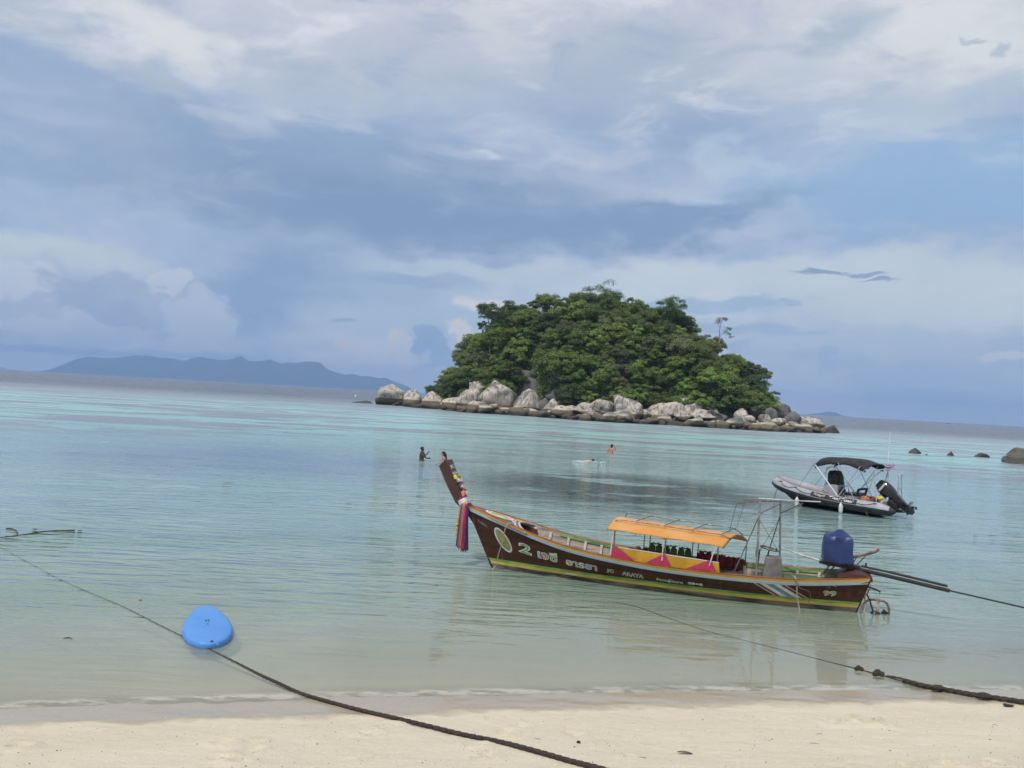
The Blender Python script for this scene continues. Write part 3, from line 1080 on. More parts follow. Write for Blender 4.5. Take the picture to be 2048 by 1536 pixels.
# ---- trees
def foliage(name, c1, c2, c3):
    m, t, b, o_ = geo_mat(name)
    pos = t.new('ShaderNodeNewGeometry').outputs['Position']
    oi = t.new('ShaderNodeObjectInfo').outputs['Random']
    n = t.noise(pos, 1.1, 3, 0.6)
    n2 = t.noise(t.vm('ADD', pos, (5, 9, 2)), 6.0, 2, 0.6)
    c = t.mix(t.smooth(n, 0.32, 0.68), c1, c2)
    c = t.mix(t.smooth(n2, 0.52, 0.75, 0, 0.6), c, c3)
    hs = t.new('ShaderNodeHueSaturation')
    t.put(hs.inputs['Hue'], t.lin(oi, 0, 1, 0.488, 0.512))
    t.put(hs.inputs['Value'], t.lin(t.m('FRACT', t.m('MULTIPLY', oi, 7.3)), 0, 1, 0.75, 1.25))
    t.put(hs.inputs['Color'], c)
    t.l.new(hs.outputs[0], b.inputs['Base Color'])
    b.inputs['Roughness'].default_value = 0.55
    b.inputs['Specular IOR Level'].default_value = 0.35
    tr = t.new('ShaderNodeBsdfTranslucent')
    t.l.new(hs.outputs[0], tr.inputs[0])
    mx = t.new('ShaderNodeMixShader')
    mx.inputs[0].default_value = 0.42
    t.l.new(b.outputs[0], mx.inputs[1])
    t.l.new(tr.outputs[0], mx.inputs[2])
    t.l.new(mx.outputs[0], o_.inputs[0])
    return m


FOL = {
    'mid': foliage('foliage_mid', (0.167, 0.232, 0.060), (0.219, 0.285, 0.080), (0.256, 0.320, 0.115)),
    'dark': foliage('foliage_dark', (0.099, 0.149, 0.050), (0.136, 0.188, 0.063), (0.174, 0.222, 0.091)),
    'bright': foliage('foliage_bright', (0.208, 0.303, 0.069), (0.256, 0.352, 0.091), (0.304, 0.373, 0.132)),
    'olive': foliage('foliage_olive', (0.198, 0.232, 0.099), (0.232, 0.255, 0.124), (0.259, 0.271, 0.165)),
    'dry': foliage('foliage_dry', (0.239, 0.235, 0.149), (0.214, 0.226, 0.126), (0.290, 0.271, 0.198)),
    'gold': foliage('foliage_gold', (0.253, 0.265, 0.069), (0.222, 0.265, 0.075), (0.282, 0.276, 0.108)),
}
m_bark = mat('bark_grey', (0.16, 0.14, 0.115), 0.9, 0.25, 3.0, bump=0.03, bscale=8)
m_barkd = mat('bark_pale', (0.30, 0.275, 0.24), 0.9, 0.2, 3.0, bump=0.03, bscale=8)


def unit(a):
    return a / (np.linalg.norm(a, axis=1, keepdims=True) + 1e-9)


def quads_from(rg, p, nn, s_, wd=.36, droop=.12):
    """little leaf sprays: one kinked quad at each point p with normal nn"""
    a = unit(np.cross(nn, rg.normal(size=p.shape)))
    bb = np.cross(nn, a)
    V = np.stack([p - a * s_ * .62, p + bb * s_ * wd - nn * s_ * droop * .5, p + a * s_ * .62 - nn * s_ * droop, p - bb * s_ * wd - nn * s_ * droop * .5], axis=1).reshape(-1, 3)
    return V.tolist(), np.arange(len(V)).reshape(-1, 4).tolist()


def leaf_quads(rg, c, lr, leaf):
    n = len(c)
    q = unit(rg.normal(size=(n, 3)))
    q[:, 2] = np.where(q[:, 2] < -.35, q[:, 2] * -.5, q[:, 2])
    p = c + q * lr * np.array([1, 1, .75]) * rg.uniform(.55, 1.05, size=(n, 1))
    nn = unit(q * .8 + np.array([0, 0, .55]) + rg.normal(size=(n, 3)) * .45)
    return quads_from(rg, p, nn, leaf * rg.uniform(.6, 1.35, size=(n, 1)))


def crown_mesh(seed, fol, rx=2.6, rz=1.9, zc=3.6, lobes=30, leaves=58, leaf=0.30, open_=0.0, lean=0.0):
    rg = np.random.default_rng(seed)
    C_, LR, N_ = [], [], []
    for L in range(lobes):
        # lobe centres spread through the upper shell of the crown
        d = rg.normal(size=3)
        d /= np.linalg.norm(d)
        d[2] = d[2] * 0.75 + 0.22
        k = rg.uniform(0.62, 0.98) if L > lobes * 0.2 else rg.uniform(0.1, 0.5)
        C_.append([d[0] * rx * k + lean * rx * .3, d[1] * rx * k, zc + d[2] * rz * k])
        LR.append(rg.uniform(0.55, 0.95) * rx * 0.40)
        N_.append(int(leaves * rg.uniform(0.7, 1.3) * (1 - open_)))
    c = np.repeat(np.array(C_), N_, axis=0)
    lr = np.repeat(np.array(LR), N_)[:, None]
    V, Fc = leaf_quads(rg, c, lr, leaf)
    me = bpy.data.meshes.new('crown')
    me.from_pydata(V, [], Fc)
    me.materials.append(fol)
    return me


def trunk_mesh(seed, h=3.6, r=0.16, spread=1.5, limbs=5, mat_=None):
    rg = random.Random(seed)
    b = MB()
    top = Vector((rg.uniform(-.4, .4), rg.uniform(-.4, .4), h * .75))
    pts = curve_pts([(0, 0, -1.0), (rg.uniform(-.15, .15), rg.uniform(-.15, .15), h * .35), top], 4)
    b.tube(pts, [r * (1.25 - .65 * i / len(pts)) for i in range(len(pts))], 6)
    for k in range(limbs):
        a = 2 * math.pi * (k + rg.random() * .6) / limbs
        e = top + Vector((math.cos(a) * spread * rg.uniform(.6, 1.1), math.sin(a) * spread * rg.uniform(.6, 1.1), h * rg.uniform(.2, .55)))
        s_ = pts[rg.randint(len(pts) - 3, len(pts) - 1)]
        md = s_.lerp(e, .5) + Vector((0, 0, -.12))
        b.tube([s_, md, e], [r * .5, r * .33, r * .12], 5)
    return b.mesh('trunk', mat_ or m_bark)


PROTO = {}
for kk, (fol, n, rx, rz, leaf, op) in {'mid': ('mid', 4, 3.1, 2.5, .23, 0), 'dark': ('dark', 3, 3.3, 2.7, .24, 0), 'bright': ('bright', 3, 2.8, 2.4, .30, 0),
                                       'olive': ('olive', 3, 2.9, 2.3, .20, 0), 'dry': ('dry', 2, 2.7, 2.1, .17, .2), 'gold': ('gold', 2, 2.6, 2.2, .24, 0)}.items():
    PROTO[kk] = [(crown_mesh(hash((7, i, len(kk))) % 9999 + i * 31 + len(fol) * 101, FOL[fol], rx, rz, 2.9, 44, 190, leaf, op),
                  trunk_mesh(i * 13 + len(kk), 3.4, .15, 1.4, 5, m_barkd if kk in ('dry', 'olive') else m_bark)) for i in range(n)]
TREE_LABEL = {
    'mid': 'mid-green broadleaf tree in the forest covering the island slope',
    'dark': 'dark green broadleaf tree in the forest covering the island slope',
    'bright': 'bright fresh-green tree in the forest covering the island slope',
    'olive': 'grey-olive small-leaved tree in the forest covering the island slope',
    'dry': 'thin brownish half-bare tree in the forest covering the island slope',
    'gold': 'yellowish-green tree in the forest covering the island slope',
}


def plant_tree(kind, x, y, z, s_, sz=1.0, label=None, idx=None, protos=None):
    t_ = empty('tree', (x, y, z), (0, 0, rnd.uniform(0, 6.28)))
    t_.scale = (s_, s_, s_ * sz)
    cr, tk = (protos or PROTO[kind][rnd.randrange(len(PROTO[kind]))])
    mesh_obj('trunk', tk, t_)
    mesh_obj('crown', cr, t_)
    tag(t_, label or TREE_LABEL[kind], 'tree', 'trees of the island forest')
    return t_


def top_px(px, py, Y):
    return aty(px, py, Y)


# trees that stand out one by one: photo pixel of crown centre, world depth, half width in px
def special(kind, px, py, Y, halfw, ratio, label, seed, lobes=46, leaves=190, leaf=.23, open_=0.0, trunk_h=None, mat_=None):
    c = aty(px, py, Y)
    rx = halfw * Y / FPX
    gz = isl_z(c.x, Y) - .3
    hc = max(1.5, c.z - gz)
    cr = crown_mesh(seed, FOL[kind], rx, rx * ratio, hc, lobes, max(leaves, int(leaves * 2.2)) if leaves < 120 else leaves, min(leaf, .30), open_)
    tk = trunk_mesh(seed, hc, max(.14, rx * .06), rx * .7, 6, mat_ or m_bark)
    t_ = empty('tree', (c.x, Y, gz))
    mesh_obj('trunk', tk, t_)
    mesh_obj('crown', cr, t_)
    tag(t_, label, 'tree', 'trees of the island forest')
    return c.x, Y


taken = []
taken.append(special('dark', 1201, 603, 194, 42, 1.0, 'big round dark tree crown that forms the summit of the island', 501, 60, 90))
taken.append(special('dark', 984, 630, 191, 33, .85, 'spreading dark umbrella tree at the upper left edge of the island', 502, 44, 80))
taken.append(special('dark', 1026, 624, 199, 29, .8, 'flat-topped dark tree right beside the umbrella tree on the upper left', 503, 36, 80))
taken.append(special('dark', 966, 654, 197, 12, 1.0, 'small dark tree hanging under the umbrella tree at the upper left edge', 504, 16, 60))
taken.append(special('olive', 940, 685, 200, 20, .9, 'sparse grey tree with pale branches on the left skyline of the island', 505, 22, 34, .2, .35, mat_=m_barkd))
taken.append(special('gold', 1030, 645, 190, 20, .8, 'yellow-green tree below the umbrella tree on the upper left slope', 506, 30, 70))
taken.append(special('dark', 1340, 622, 191, 33, .85, 'dark domed tree on the upper right shoulder of the island', 507, 40, 80))
taken.append(special('mid', 1262, 618, 195, 27, .85, 'pointed green tree just right of the summit tree', 508, 40, 70))
taken.append(special('mid', 1125, 612, 198, 22, .7, 'rounded tree on the skyline left of the summit tree', 509, 30, 70))
taken.append(special('dark', 1070, 612, 200, 14, .8, 'small dark tree standing alone on the skyline left of the summit', 510, 18, 60))
taken.append(special('bright', 1115, 735, 178, 32, 1.0, 'tall bright-green tree with big leaves above the dark boulders', 511, 46, 60, .42))
taken.append(special('bright', 1425, 760, 172, 26, .9, 'bright-green large-leaved tree in the lower middle right of the forest', 512, 34, 60, .42))
taken.append(special('bright', 1185, 728, 176, 20, .9, 'bright-green clump right of the tall large-leaved tree', 513, 28, 60, .40))
taken.append(special('dry', 1095, 648, 192, 30, .75, 'grey-brown twiggy tree crown on the upper left slope', 514, 36, 50, .2, .2, mat_=m_barkd))
taken.append(special('dark', 1428, 812, 166, 14, 1.0, 'dark bush hanging over the rocks right of the piled outcrop', 515, 20, 60))
taken.append(special('dark', 1045, 760, 185, 26, .8, 'dark tree in the hollow behind the tall dark boulder', 516, 30, 70))
taken.append(special('mid', 1530, 752, 183, 15, .9, 'small tree on the right-hand skyline above the dark slab', 517, 20, 60))
taken.append(special('olive', 880, 768, 206, 13, .8, 'small leaning tree at the far left foot of the forest', 518, 16, 44, .22, .25, mat_=m_barkd))

# the gaunt tree that sticks out of the right-hand slope
c0 = aty(1436, 690, 190)
gt = empty('tree', (c0.x, 190, isl_z(c0.x, 190)))
b = MB()
gz = isl_z(c0.x, 190)
tipz = aty(1440, 640, 190).z - gz
P0 = [(0, 0, -.5), (.25, 0, tipz * .5), (.2, 0, tipz * .75), (.55, 0, tipz)]
tr_ = curve_pts(P0, 5)
b.tube(tr_, [.16 - .11 * i / len(tr_) for i in range(len(tr_))], 6)
br = [((.22, 0, tipz * .62), (1.7, .2, tipz * .72), (2.9, .1, tipz * .60)), ((.3, 0, tipz * .8), (-.2, .2, tipz * .92), (-.1, 0, tipz * 1.02)),
      ((.5, 0, tipz * .95), (1.0, .1, tipz * 1.03), (1.5, 0, tipz * 1.0)), ((1.7, .2, tipz * .72), (2.2, .4, tipz * .80), (2.6, .3, tipz * .79))]
for q in br:
    b.tube(curve_pts(q, 4), [.07, .065, .06, .055, .05, .04, .035, .03, .02], 5)
b.build('trunk', m_barkd, gt)
V, Fc = [], []
rg = np.random.default_rng(77)
for q in br:
    for f_ in (.55, .75, 1.0):
        pp = np.array(curve_pts(q, 4)[int(f_ * 8)])
        for _ in range(26):
            p = pp + rg.normal(size=3) * np.array([.30, .25, .16]) + np.array([0, 0, .12])
            a = rg.normal(size=3)
            a /= np.linalg.norm(a)
            n2 = np.cross(a, rg.normal(size=3))
            n2 /= np.linalg.norm(n2)
            s_ = .17
            i = len(V)
            V += [tuple(p - a * s_), tuple(p + n2 * s_ * .6), tuple(p + a * s_), tuple(p - n2 * s_ * .6)]
            Fc.append((i, i + 1, i + 2, i + 3))
me = bpy.data.meshes.new('crown')
me.from_pydata(V, [], Fc)
me.materials.append(FOL['dry'])
mesh_obj('crown', me, gt)
tag(gt, 'gaunt sparse tree sticking out above the right-hand slope of the island', 'tree', 'trees of the island forest')

# the forest itself: every tree its own object
cnt = 0
pts_t = [(a_, isl_z(a_, y_)) for a_, y_ in taken]
tries = 0
while cnt < 268 and tries < 60000:
    tries += 1
    x = rnd.uniform(-20, 58)
    f = isl_front(x)
    y = rnd.uniform(f + 7, 207)
    z = isl_z(x, y)
    topx = float(np.interp(x, [p[0] for p in ISL_TOP], [p[1] for p in ISL_TOP]))
    if z < 1.6 or topx < 2.5 or (-.5 < x < 7.6 and y < 188) or (8 < x < 11 and y < 178):
        continue
    # even cover as seen on the slope: spacing by width and height
    if any(abs(x - a_) < 2.6 and (x - a_) ** 2 + ((z - z_) * 1.15) ** 2 < 2.15 ** 2 for a_, z_ in pts_t):
        continue
    pts_t.append((x, z))
    r = min(.999, max(0, rnd.random() * .6 + .2 + .55 * mnoise.noise(Vector((x * .11, z * .13, 8)))))
    kind = 'dark' if r < .27 else 'mid' if r < .56 else 'bright' if r < .72 else 'olive' if r < .86 else 'gold' if r < .93 else 'dry'
    edge = min(1.0, topx / 12)
    s_ = rnd.choice((.6, .75, .85, .95, 1.1)) * rnd.uniform(.9, 1.12) * (.5 + .5 * edge)
    plant_tree(kind, x, y, z - .4, s_, rnd.uniform(.85, 1.25))
    cnt += 1

# undergrowth that nobody could count, filling the floor between the trunks
rg = np.random.default_rng(5)
pts_u = []
for _ in range(95000):
    x = rnd.uniform(-24, 60)
    f = isl_front(x)
    y = rnd.uniform(min(f + 5.0, 200), 206)
    z = isl_z(x, y)
    if z < 1.3:
        continue
    cl = 1.0 + 1.7 * mnoise.noise(Vector((x * .45, y * .45, 3)))
    pts_u.append((x, y, z + max(0, cl) * rnd.uniform(0.1, 1.0) + .15))
pts_u = np.array(pts_u)
nn = unit(np.array([0, -.4, .8]) + rg.normal(size=pts_u.shape) * .55)
V, Fc = quads_from(rg, pts_u, nn, .42 * rg.uniform(.6, 1.4, size=(len(pts_u), 1)), .4)
me = bpy.data.meshes.new('undergrowth')
me.from_pydata(V, [], Fc)
me.materials.append(FOL['mid'])
ug = mesh_obj('undergrowth', me)
tag(ug, 'dense green undergrowth filling the island forest between the trees', 'shrubs', kind='stuff')

# ---- dark rocks in the bay on the right
for i, (px, py, w_, h_, lab) in enumerate([
        (1837, 908, 31, 15, 'largest of the three dark rocks in the bay, the leftmost one'),
        (1858, 911, 9, 4, 'tiny dark rock just right of the leftmost bay rock'),
        (1905, 912, 20, 13, 'compact pointed dark rock in the middle of the bay rocks'),
        (1970, 915, 34, 12, 'low wide dark rock nearest the big rock at the right edge')]):
    p = atz(px, py)
    k = p.y / FPX
    o = mesh_obj('rock', boulder_mesh(300 + i, w_ * k / 2 * 1.15, w_ * k / 2 * .8, h_ * k * .95, 3, 'cone'), loc=p + Vector((0, .6, -h_ * k * .05)))
    o.data.materials.append(m_wetrock)
    tag(o, lab, 'rock', 'dark rocks in the bay')
p = atz(2060, 914)
o = mesh_obj('rock', boulder_mesh(320, 5.4, 4.0, 2.0, 4, 'cone'), loc=(p.x + 2.2, p.y + 3.5, -.55))
o.data.materials.append(mat('shore_rock', (0.085, 0.075, 0.060), .85, .25, .8, bump=.08, bscale=2.5, color2=(.14, .125, .10)))
tag(o, 'big grey-brown rock with a sloping back cut by the right edge', 'rock', 'rocks at the right edge')
p = atz(2048, 929)
o = mesh_obj('rock', boulder_mesh(321, 2.2, 1.6, 1.25, 4, 'slab'), loc=(p.x + .5, p.y + 1.4, .15))
o.data.materials.append(MATS['shore_rock'])
tag(o, 'lower blocky rock in front of the big rock at the right edge', 'rock', 'rocks at the right edge')


# ================================================================== LONGTAIL BOAT
# local frame: x from bow to stern, y away from the beach, z up; origin where the stem meets the water
BOAT_LOC = (-0.194, 18.003, 0.0)
BOAT_RZ = R_(-17.116)
boat = empty('longtail_boat', BOAT_LOC, (0, 0, BOAT_RZ))
tag(boat, 'long brown wooden longtail boat with orange canopy moored in the shallows', 'boat')


def tab(pts, k=9):
    xs = np.array([p[0] for p in pts], float)
    ys = np.array([p[1] for p in pts], float)
    g = np.linspace(xs[0], xs[-1], 240)
    v = np.interp(g, xs, ys)
    for _ in range(2):
        pad = np.concatenate([2 * v[0] - v[1:k + 1][::-1], v, 2 * v[-1] - v[-k - 1:-1][::-1]])
        v = np.convolve(pad, np.ones(2 * k + 1) / (2 * k + 1), 'valid')
    return lambda x: float(np.interp(x, g, v))


GX0, GX1 = -0.655, 7.33
_u = lambda pts: [((x - GX0) / (GX1 - GX0), v) for x, v in pts]
zg = tab(_u([(-.655, 1.285), (-.487, 1.232), (.044, 1.098), (.7, .906), (1.43, .735), (2.2, .645), (3.2, .572), (4.33, .548), (5.23, .552), (6.1, .577), (6.97, .660), (7.33, .70)]))
hbg = tab(_u([(-.655, .02), (-.487, .10), (.044, .33), (.7, .50), (1.43, .64), (2.2, .70), (3.2, .745), (4.33, .75), (5.23, .72), (6.1, .64), (6.97, .47), (7.33, .36)]), 6)
hbw = tab([(x / 7.12, v) for x, v in [(0, .012), (.5, .085), (1.3, .19), (2.4, .31), (3.4, .37), (4.3, .39), (5.25, .39), (6.15, .32), (7.12, .17)]], 6)


def hull_x(u, z):
    xs, xe = -0.51 * z, 7.12 + 0.30 * z
    return xs + (xe - xs) * u


def hull_u(x, z):
    xs, xe = -0.51 * z, 7.12 + 0.30 * z
    return (x - xs) / (xe - xs)


def hull_hb(u, z):
    u = min(1, max(0, u))
    g, w0 = hbg(u), hbw(u)
    if z >= 0:
        return w0 + (g - w0) * min(1.2, z / zg(u)) ** 0.85
    return w0 * max(0.0, 1 + z / 0.30) ** 0.55


def hull_pt(u, z, side, off=0.0):
    """side -1 = facing the beach"""
    return Vector((hull_x(u, z), side * (hull_hb(u, z) + off), z))


m_hull = mat('hull_brown_paint', (0.082, 0.028, 0.017), 0.5, 0.2, 2.2, stretch=(.35, 1, 3.5), color2=(0.042, 0.016, 0.011), spec=.25, bump=.004, bscale=9)
# worn streaks and salt on the hull paint
_t = NT(m_hull.node_tree)
_b = m_hull.node_tree.nodes['Principled BSDF']
_old = _b.inputs['Base Color'].links[0].from_socket
_tc = _t.new('ShaderNodeTexCoord').outputs['Object']
_n = _t.noise(_t.scale(_tc, (.5, 1, 9)), 1.6, 6, .68)
_n2 = _t.noise(_t.scale(_tc, (1.2, 1, 1.2)), 1.3, 4, .6)
_n3 = _t.noise(_t.scale(_tc, (7, 1, 1.0)), 1.0, 5, .65)
_c = _t.mix(_t.m('MULTIPLY', _t.smooth(_n, .56, .66), _t.smooth(_n2, .45, .62, 0, .6)), _old, (.17, .085, .050))
_z = _t.sep(_tc)[2]
_c = _t.mix(_t.m('MULTIPLY', _t.smooth(_n3, .54, .74, 0, .35), _t.smooth(_z, .75, .2)), _c, (.15, .115, .085))
_t.put(_b.inputs['Base Color'], _c)
m_rust = mat('hull_dark_red_brown', (0.085, 0.034, 0.026), 0.6, .2, 5, color2=(.05, .022, .018))
m_green = mat('paint_green', (0.21, 0.41, 0.08), 0.5, .18, 5, stretch=(.6, 1, 3))
m_yel = mat('paint_yellow', (0.68, 0.48, 0.09), 0.5, .18, 5, stretch=(.6, 1, 3), color2=(.52, .39, .14))
m_foul = mat('fouled_bottom', (0.27, 0.23, 0.19), 0.9, .3, 2.6, stretch=(.5, 1, 3), color2=(.055, .045, .038), bump=.01, bscale=18)
m_orange = mat('paint_orange', (0.86, 0.46, 0.10), 0.5, .12, 4, stretch=(.5, 1, 3), color2=(.74, .38, .10))
m_white = mat('paint_white', (0.74, 0.73, 0.69), 0.5, .1, 4, stretch=(.5, 1, 3), color2=(.60, .58, .53))
m_lblue = mat('paint_light_blue', (0.42, 0.60, 0.82), 0.5, .12, 3, stretch=(.5, 1, 3), color2=(.55, .66, .76))
m_redln = mat('paint_red_brown', (0.36, 0.10, 0.035), 0.6, .2, 4)
m_inner = mat('weathered_planks', (0.42, 0.365, 0.315), 0.9, .2, 3.0, stretch=(.5, 1, 4), color2=(.20, .165, .135), bump=.006, bscale=14)
m_frame = mat('pale_frame_wood', (0.56, 0.52, 0.46), 0.85, .15, 6, color2=(.40, .37, .33))
m_deck = mat('foredeck_mauve', (0.155, 0.090, 0.085), 0.38, .2, 3.0, color2=(.105, .060, .055), stretch=(.5, 2, 1), coat=.2)

NU = 97


def hull_strip(name, m, side, f0, f1, nz=4, off=0.0, u0=0.0, u1=1.0, thick=0.0, parent=boat):
    """strip of planking between two height functions of u"""
    b = MB()
    for i in range(NU):
        u = u0 + (u1 - u0) * i / (NU - 1)
        a, c = f0(u), f1(u)
        ring = [hull_pt(u, a + (c - a) * j / nz, side, off) for j in range(nz + 1)]
        if thick:
            ring += [hull_pt(u, c - (c - a) * j / nz, side, off - thick) for j in range(nz + 1)]
        b.v += [tuple(p) for p in ring]
    n = (nz + 1) * (2 if thick else 1)
    for i in range(NU - 1):
        for j in range(n if thick else n - 1):
            k = (j + 1) % n
            b.f.append((i * n + j, (i + 1) * n + j, (i + 1) * n + k, i * n + k))
    if thick:
        b.f.append(tuple(range(n)))
        b.f.append(tuple((NU - 1) * n + k for k in range(n)))
    return b.build(name, m, parent, angle=35)


K = lambda v: (lambda u: v)
for s in (-1, 1):
    hull_strip('hull_side', m_hull, s, K(.205), lambda u: zg(u) - .10, 6, 0, thick=.03)
    hull_strip('green_stripe', m_green, s, K(.155), K(.205), 1, .003, thick=.03)
    hull_strip('yellow_stripe', m_yel, s, K(.095), K(.155), 1, .002, thick=.03)
    hull_strip('hull_bottom', m_foul, s, K(-.28), K(.095), 6, 0, thick=.02)
    hull_strip('rail_blue', m_lblue, s, lambda u: zg(u) - .128, lambda u: zg(u) - .084, 1, .022, thick=.05)
    hull_strip('rail_white', m_white, s, lambda u: zg(u) - .084, lambda u: zg(u) - .058, 1, .025, thick=.05)
    hull_strip('rail_orange', m_orange, s, lambda u: zg(u) - .058, lambda u: zg(u) - .010, 1, .030, thick=.05)
    hull_strip('rail_cap', m_redln, s, lambda u: zg(u) - .010, lambda u: zg(u) + .003, 1, .032, thick=.06)
    hull_strip('inner_planking', m_inner, s, K(.10), lambda u: zg(u) - .02, 5, -.035, .16, .97, thick=.012)
    hull_strip('inner_wale', mat('wale_green', (.15, .245, .085), .7, .2, 4, stretch=(.6, 1, 3)), s, lambda u: zg(u) - .075, lambda u: zg(u) - .004, 1, -.05, .22, .95, thick=.025)
# keel and stem
b = MB()
b.tube([(hull_x(0, z), 0, z) for z in (-.26, 0, .3, .6, .9, 1.2, 1.29)], .028, 8)
b.build('stem', m_hull, boat)
# transom
b = MB()
zt = [-.2, 0, .2, .4, .6, .70]
for s in (-1, 1):
    pass
ring = [hull_pt(1, z, -1, -.002) for z in zt] + [hull_pt(1, z, 1, -.002) for z in reversed(zt)]
b.prism(ring, (.03, 0, 0))
b.build('transom', m_hull, boat)
# raised stern block the engine sits on
b = MB()
prof = [(6.78, .60), (6.82, .69), (6.95, .745), (7.02, .775), (7.18, .775), (7.28, .735), (7.37, .70), (7.37, .62), (7.1, .56)]
rings = []
for s in (-1, -.5, 0, .5, 1):
    rings.append([Vector((x, s * (.36 + .16 * (7.37 - x)), z - (.03 * abs(s)) * (z > .65))) for x, z in prof])
b.loft(rings)
b.build('stern_block', m_rust, boat, angle=30)

# floor planks
for k in range(7):
    y = -.30 + k * .10
    b = MB()
    x0 = 1.0 + abs(y) * 2.2
    b.box(((x0 + 6.7) / 2, y, .125), (6.7 - x0, .094, .02))
    b.build('floor_plank', m_inner, boat)
# frames inside, both sides
for x in (1.12, 1.50, 1.86, 2.20, 2.62, 3.10, 3.60, 4.10, 4.60, 5.10, 5.60, 6.1, 6.5):
    for s in (-1, 1):
        b = MB()
        rr = []
        for z in (.13, .25, .4, .55, .7, .85):
            u = hull_u(x, z)
            zz = min(z, zg(u) - .06)
            u = hull_u(x, zz)
            rr.append(Vector((x, s * (hull_hb(u, zz) - .075), zz)))
        for p, q in zip(rr[:-1], rr[1:]):
            if (q - p).length > .01:
                b.bar(p, q, .055, .05, up=(1, 0, 0))
        b.build('frame', m_frame, boat)


# foredeck
def deck_edge(y):
    return .90 - .34 * max(0, 1 - (y / .55) ** 2)


def deck_z(x, y):
    u = (x - GX0) / (GX1 - GX0)
    g = max(.02, hbg(u))
    return zg(u) - .012 + .055 * max(0, 1 - (y / g) ** 2) * min(1, g / .35)


b = MB()


def deck_fn(i, j):
    v = -1 + 2 * j
    x = -.62 + i * 1.2
    for _ in range(6):
        g = hbg((x - GX0) / (GX1 - GX0)) - .015
        y = v * g
        x = -.62 + i * (deck_edge(y) + .62)
    return (x, y, deck_z(x, y))


b.grid(deck_fn, 40, 17)
top = list(b.v)
n = len(top)
b.v += [(x, y, z - .03) for x, y, z in top]
b.f += [tuple(k + n for k in f)[::-1] for f in b.f]
b.f += [(39 * 17 + j, 39 * 17 + j + 1, n + 39 * 17 + j + 1, n + 39 * 17 + j) for j in range(16)]
b.build('foredeck', m_deck, boat, angle=60)
# coaming round the open hold
b = MB()
pts = []
for k in range(21):
    y = -.5 + k * .05
    pts.append((deck_edge(y) - .012, y, deck_z(deck_edge(y), y) + .012))
b.tube(pts, .024, 6)
b.build('coaming', m_frame, boat)

# ------- painted marks
FLAT = {}


def paint(name, c, rough=.5, var=.08):
    return mat('sign_' + name, c, rough, var, 14)


c_white, c_gold, c_goldd = paint('white', (.72, .72, .68)), paint('gold', (.42, .33, .07)), mat('sign_seal', (.36, .30, .09), .5, .2, 16, color2=(.18, .17, .09), lo=.45, hi=.55)
c_grey = paint('grey_green', (.28, .31, .29))
c_gr, c_bl, c_rd, c_ye, c_pk = paint('green', (.06, .30, .07)), paint('blue', (.12, .24, .55)), paint('red', (.45, .05, .05)), paint('yellow', (.62, .48, .12)), paint('pink', (.62, .22, .25))
c_black = paint('black', (.02, .02, .022))
c_cream = paint('cream', (.72, .70, .50))


def text_mesh(txt, offset=0.0, shear=0.0, bold=0.0):
    cu = bpy.data.curves.new('text', 'FONT')
    cu.body = txt
    cu.size = 1.0
    cu.offset = offset
    cu.shear = shear
    cu.resolution_u = 3
    o = bpy.data.objects.new('text', cu)
    COL.objects.link(o)
    bpy.context.view_layer.update()
    dg = bpy.context.evaluated_depsgraph_get()
    me = bpy.data.meshes.new_from_object(o.evaluated_get(dg))
    bpy.data.objects.remove(o)
    bpy.data.curves.remove(cu)
    me.materials.clear()
    bm = bmesh.new()
    bm.from_mesh(me)
    bmesh.ops.triangulate(bm, faces=bm.faces)
    bm.to_mesh(me)
    bm.free()
    return me


def put_text(name, txt, x0, x1, z0, z1, slope, fn, m, parent, off, offset=0.0, shear=0.0, ref=None):
    """text fitted into a box of surface coordinates and laid onto the surface fn(a, b, off)"""
    me = text_mesh(txt, offset, shear)
    co = np.array([v.co[:] for v in me.vertices])
    if ref is None:
        ref = (co[:, 0].min(), co[:, 0].max(), co[:, 1].min(), co[:, 1].max())
    a0, a1, b0, b1 = ref
    for v in me.vertices:
        a = x0 + (v.co.x - a0) / (a1 - a0) * (x1 - x0)
        bb = z0 + (v.co.y - b0) / (b1 - b0) * (z1 - z0) + slope * (a - x0)
        v.co = fn(a, bb, off)
    me.materials.append(m)
    me.update()
    return mesh_obj(name, me, parent), ref


def on_hull(x, z, off):
    u = hull_u(x, z)
    return hull_pt(u, z, -1, off)


def letters(name, txt, x0, x1, z0, z1, slope, cols, shear=0.0, outline=.042):
    """white outlined letters, each filled in its own colour"""
    lo, ref = put_text(name, txt, x0, x1, z0, z1, slope, on_hull, c_white, boat, .008, outline, shear)
    me0 = text_mesh(txt, -.012, shear)
    # split the fill into islands and colour them in turn
    a0, a1, b0, b1 = ref
    for c in cols:
        me0.materials.append(c)
    bm = bmesh.new()
    bm.from_mesh(me0)
    bm.faces.ensure_lookup_table()
    seen = set()
    isl_ = []
    for f in bm.faces:
        if f.index in seen:
            continue
        st = [f]
        grp = []
        while st:
            g = st.pop()
            if g.index in seen:
                continue
            seen.add(g.index)
            grp.append(g)
            for e in g.edges:
                st += [h for h in e.link_faces if h.index not in seen]
        isl_.append(grp)
    isl_.sort(key=lambda g: min(v.co.x for f in g for v in f.verts))
    for k, g in enumerate(isl_):
        for f in g:
            f.material_index = k % len(cols)
    for v in bm.verts:
        a = x0 + (v.co.x - a0) / (a1 - a0) * (x1 - x0)
        bb = z0 + (v.co.y - b0) / (b1 - b0) * (z1 - z0) + slope * (a - x0)
        v.co = on_hull(a, bb, .011)
    bm.to_mesh(me0)
    bm.free()
    mesh_obj('letter_fill', me0, boat)
    return lo


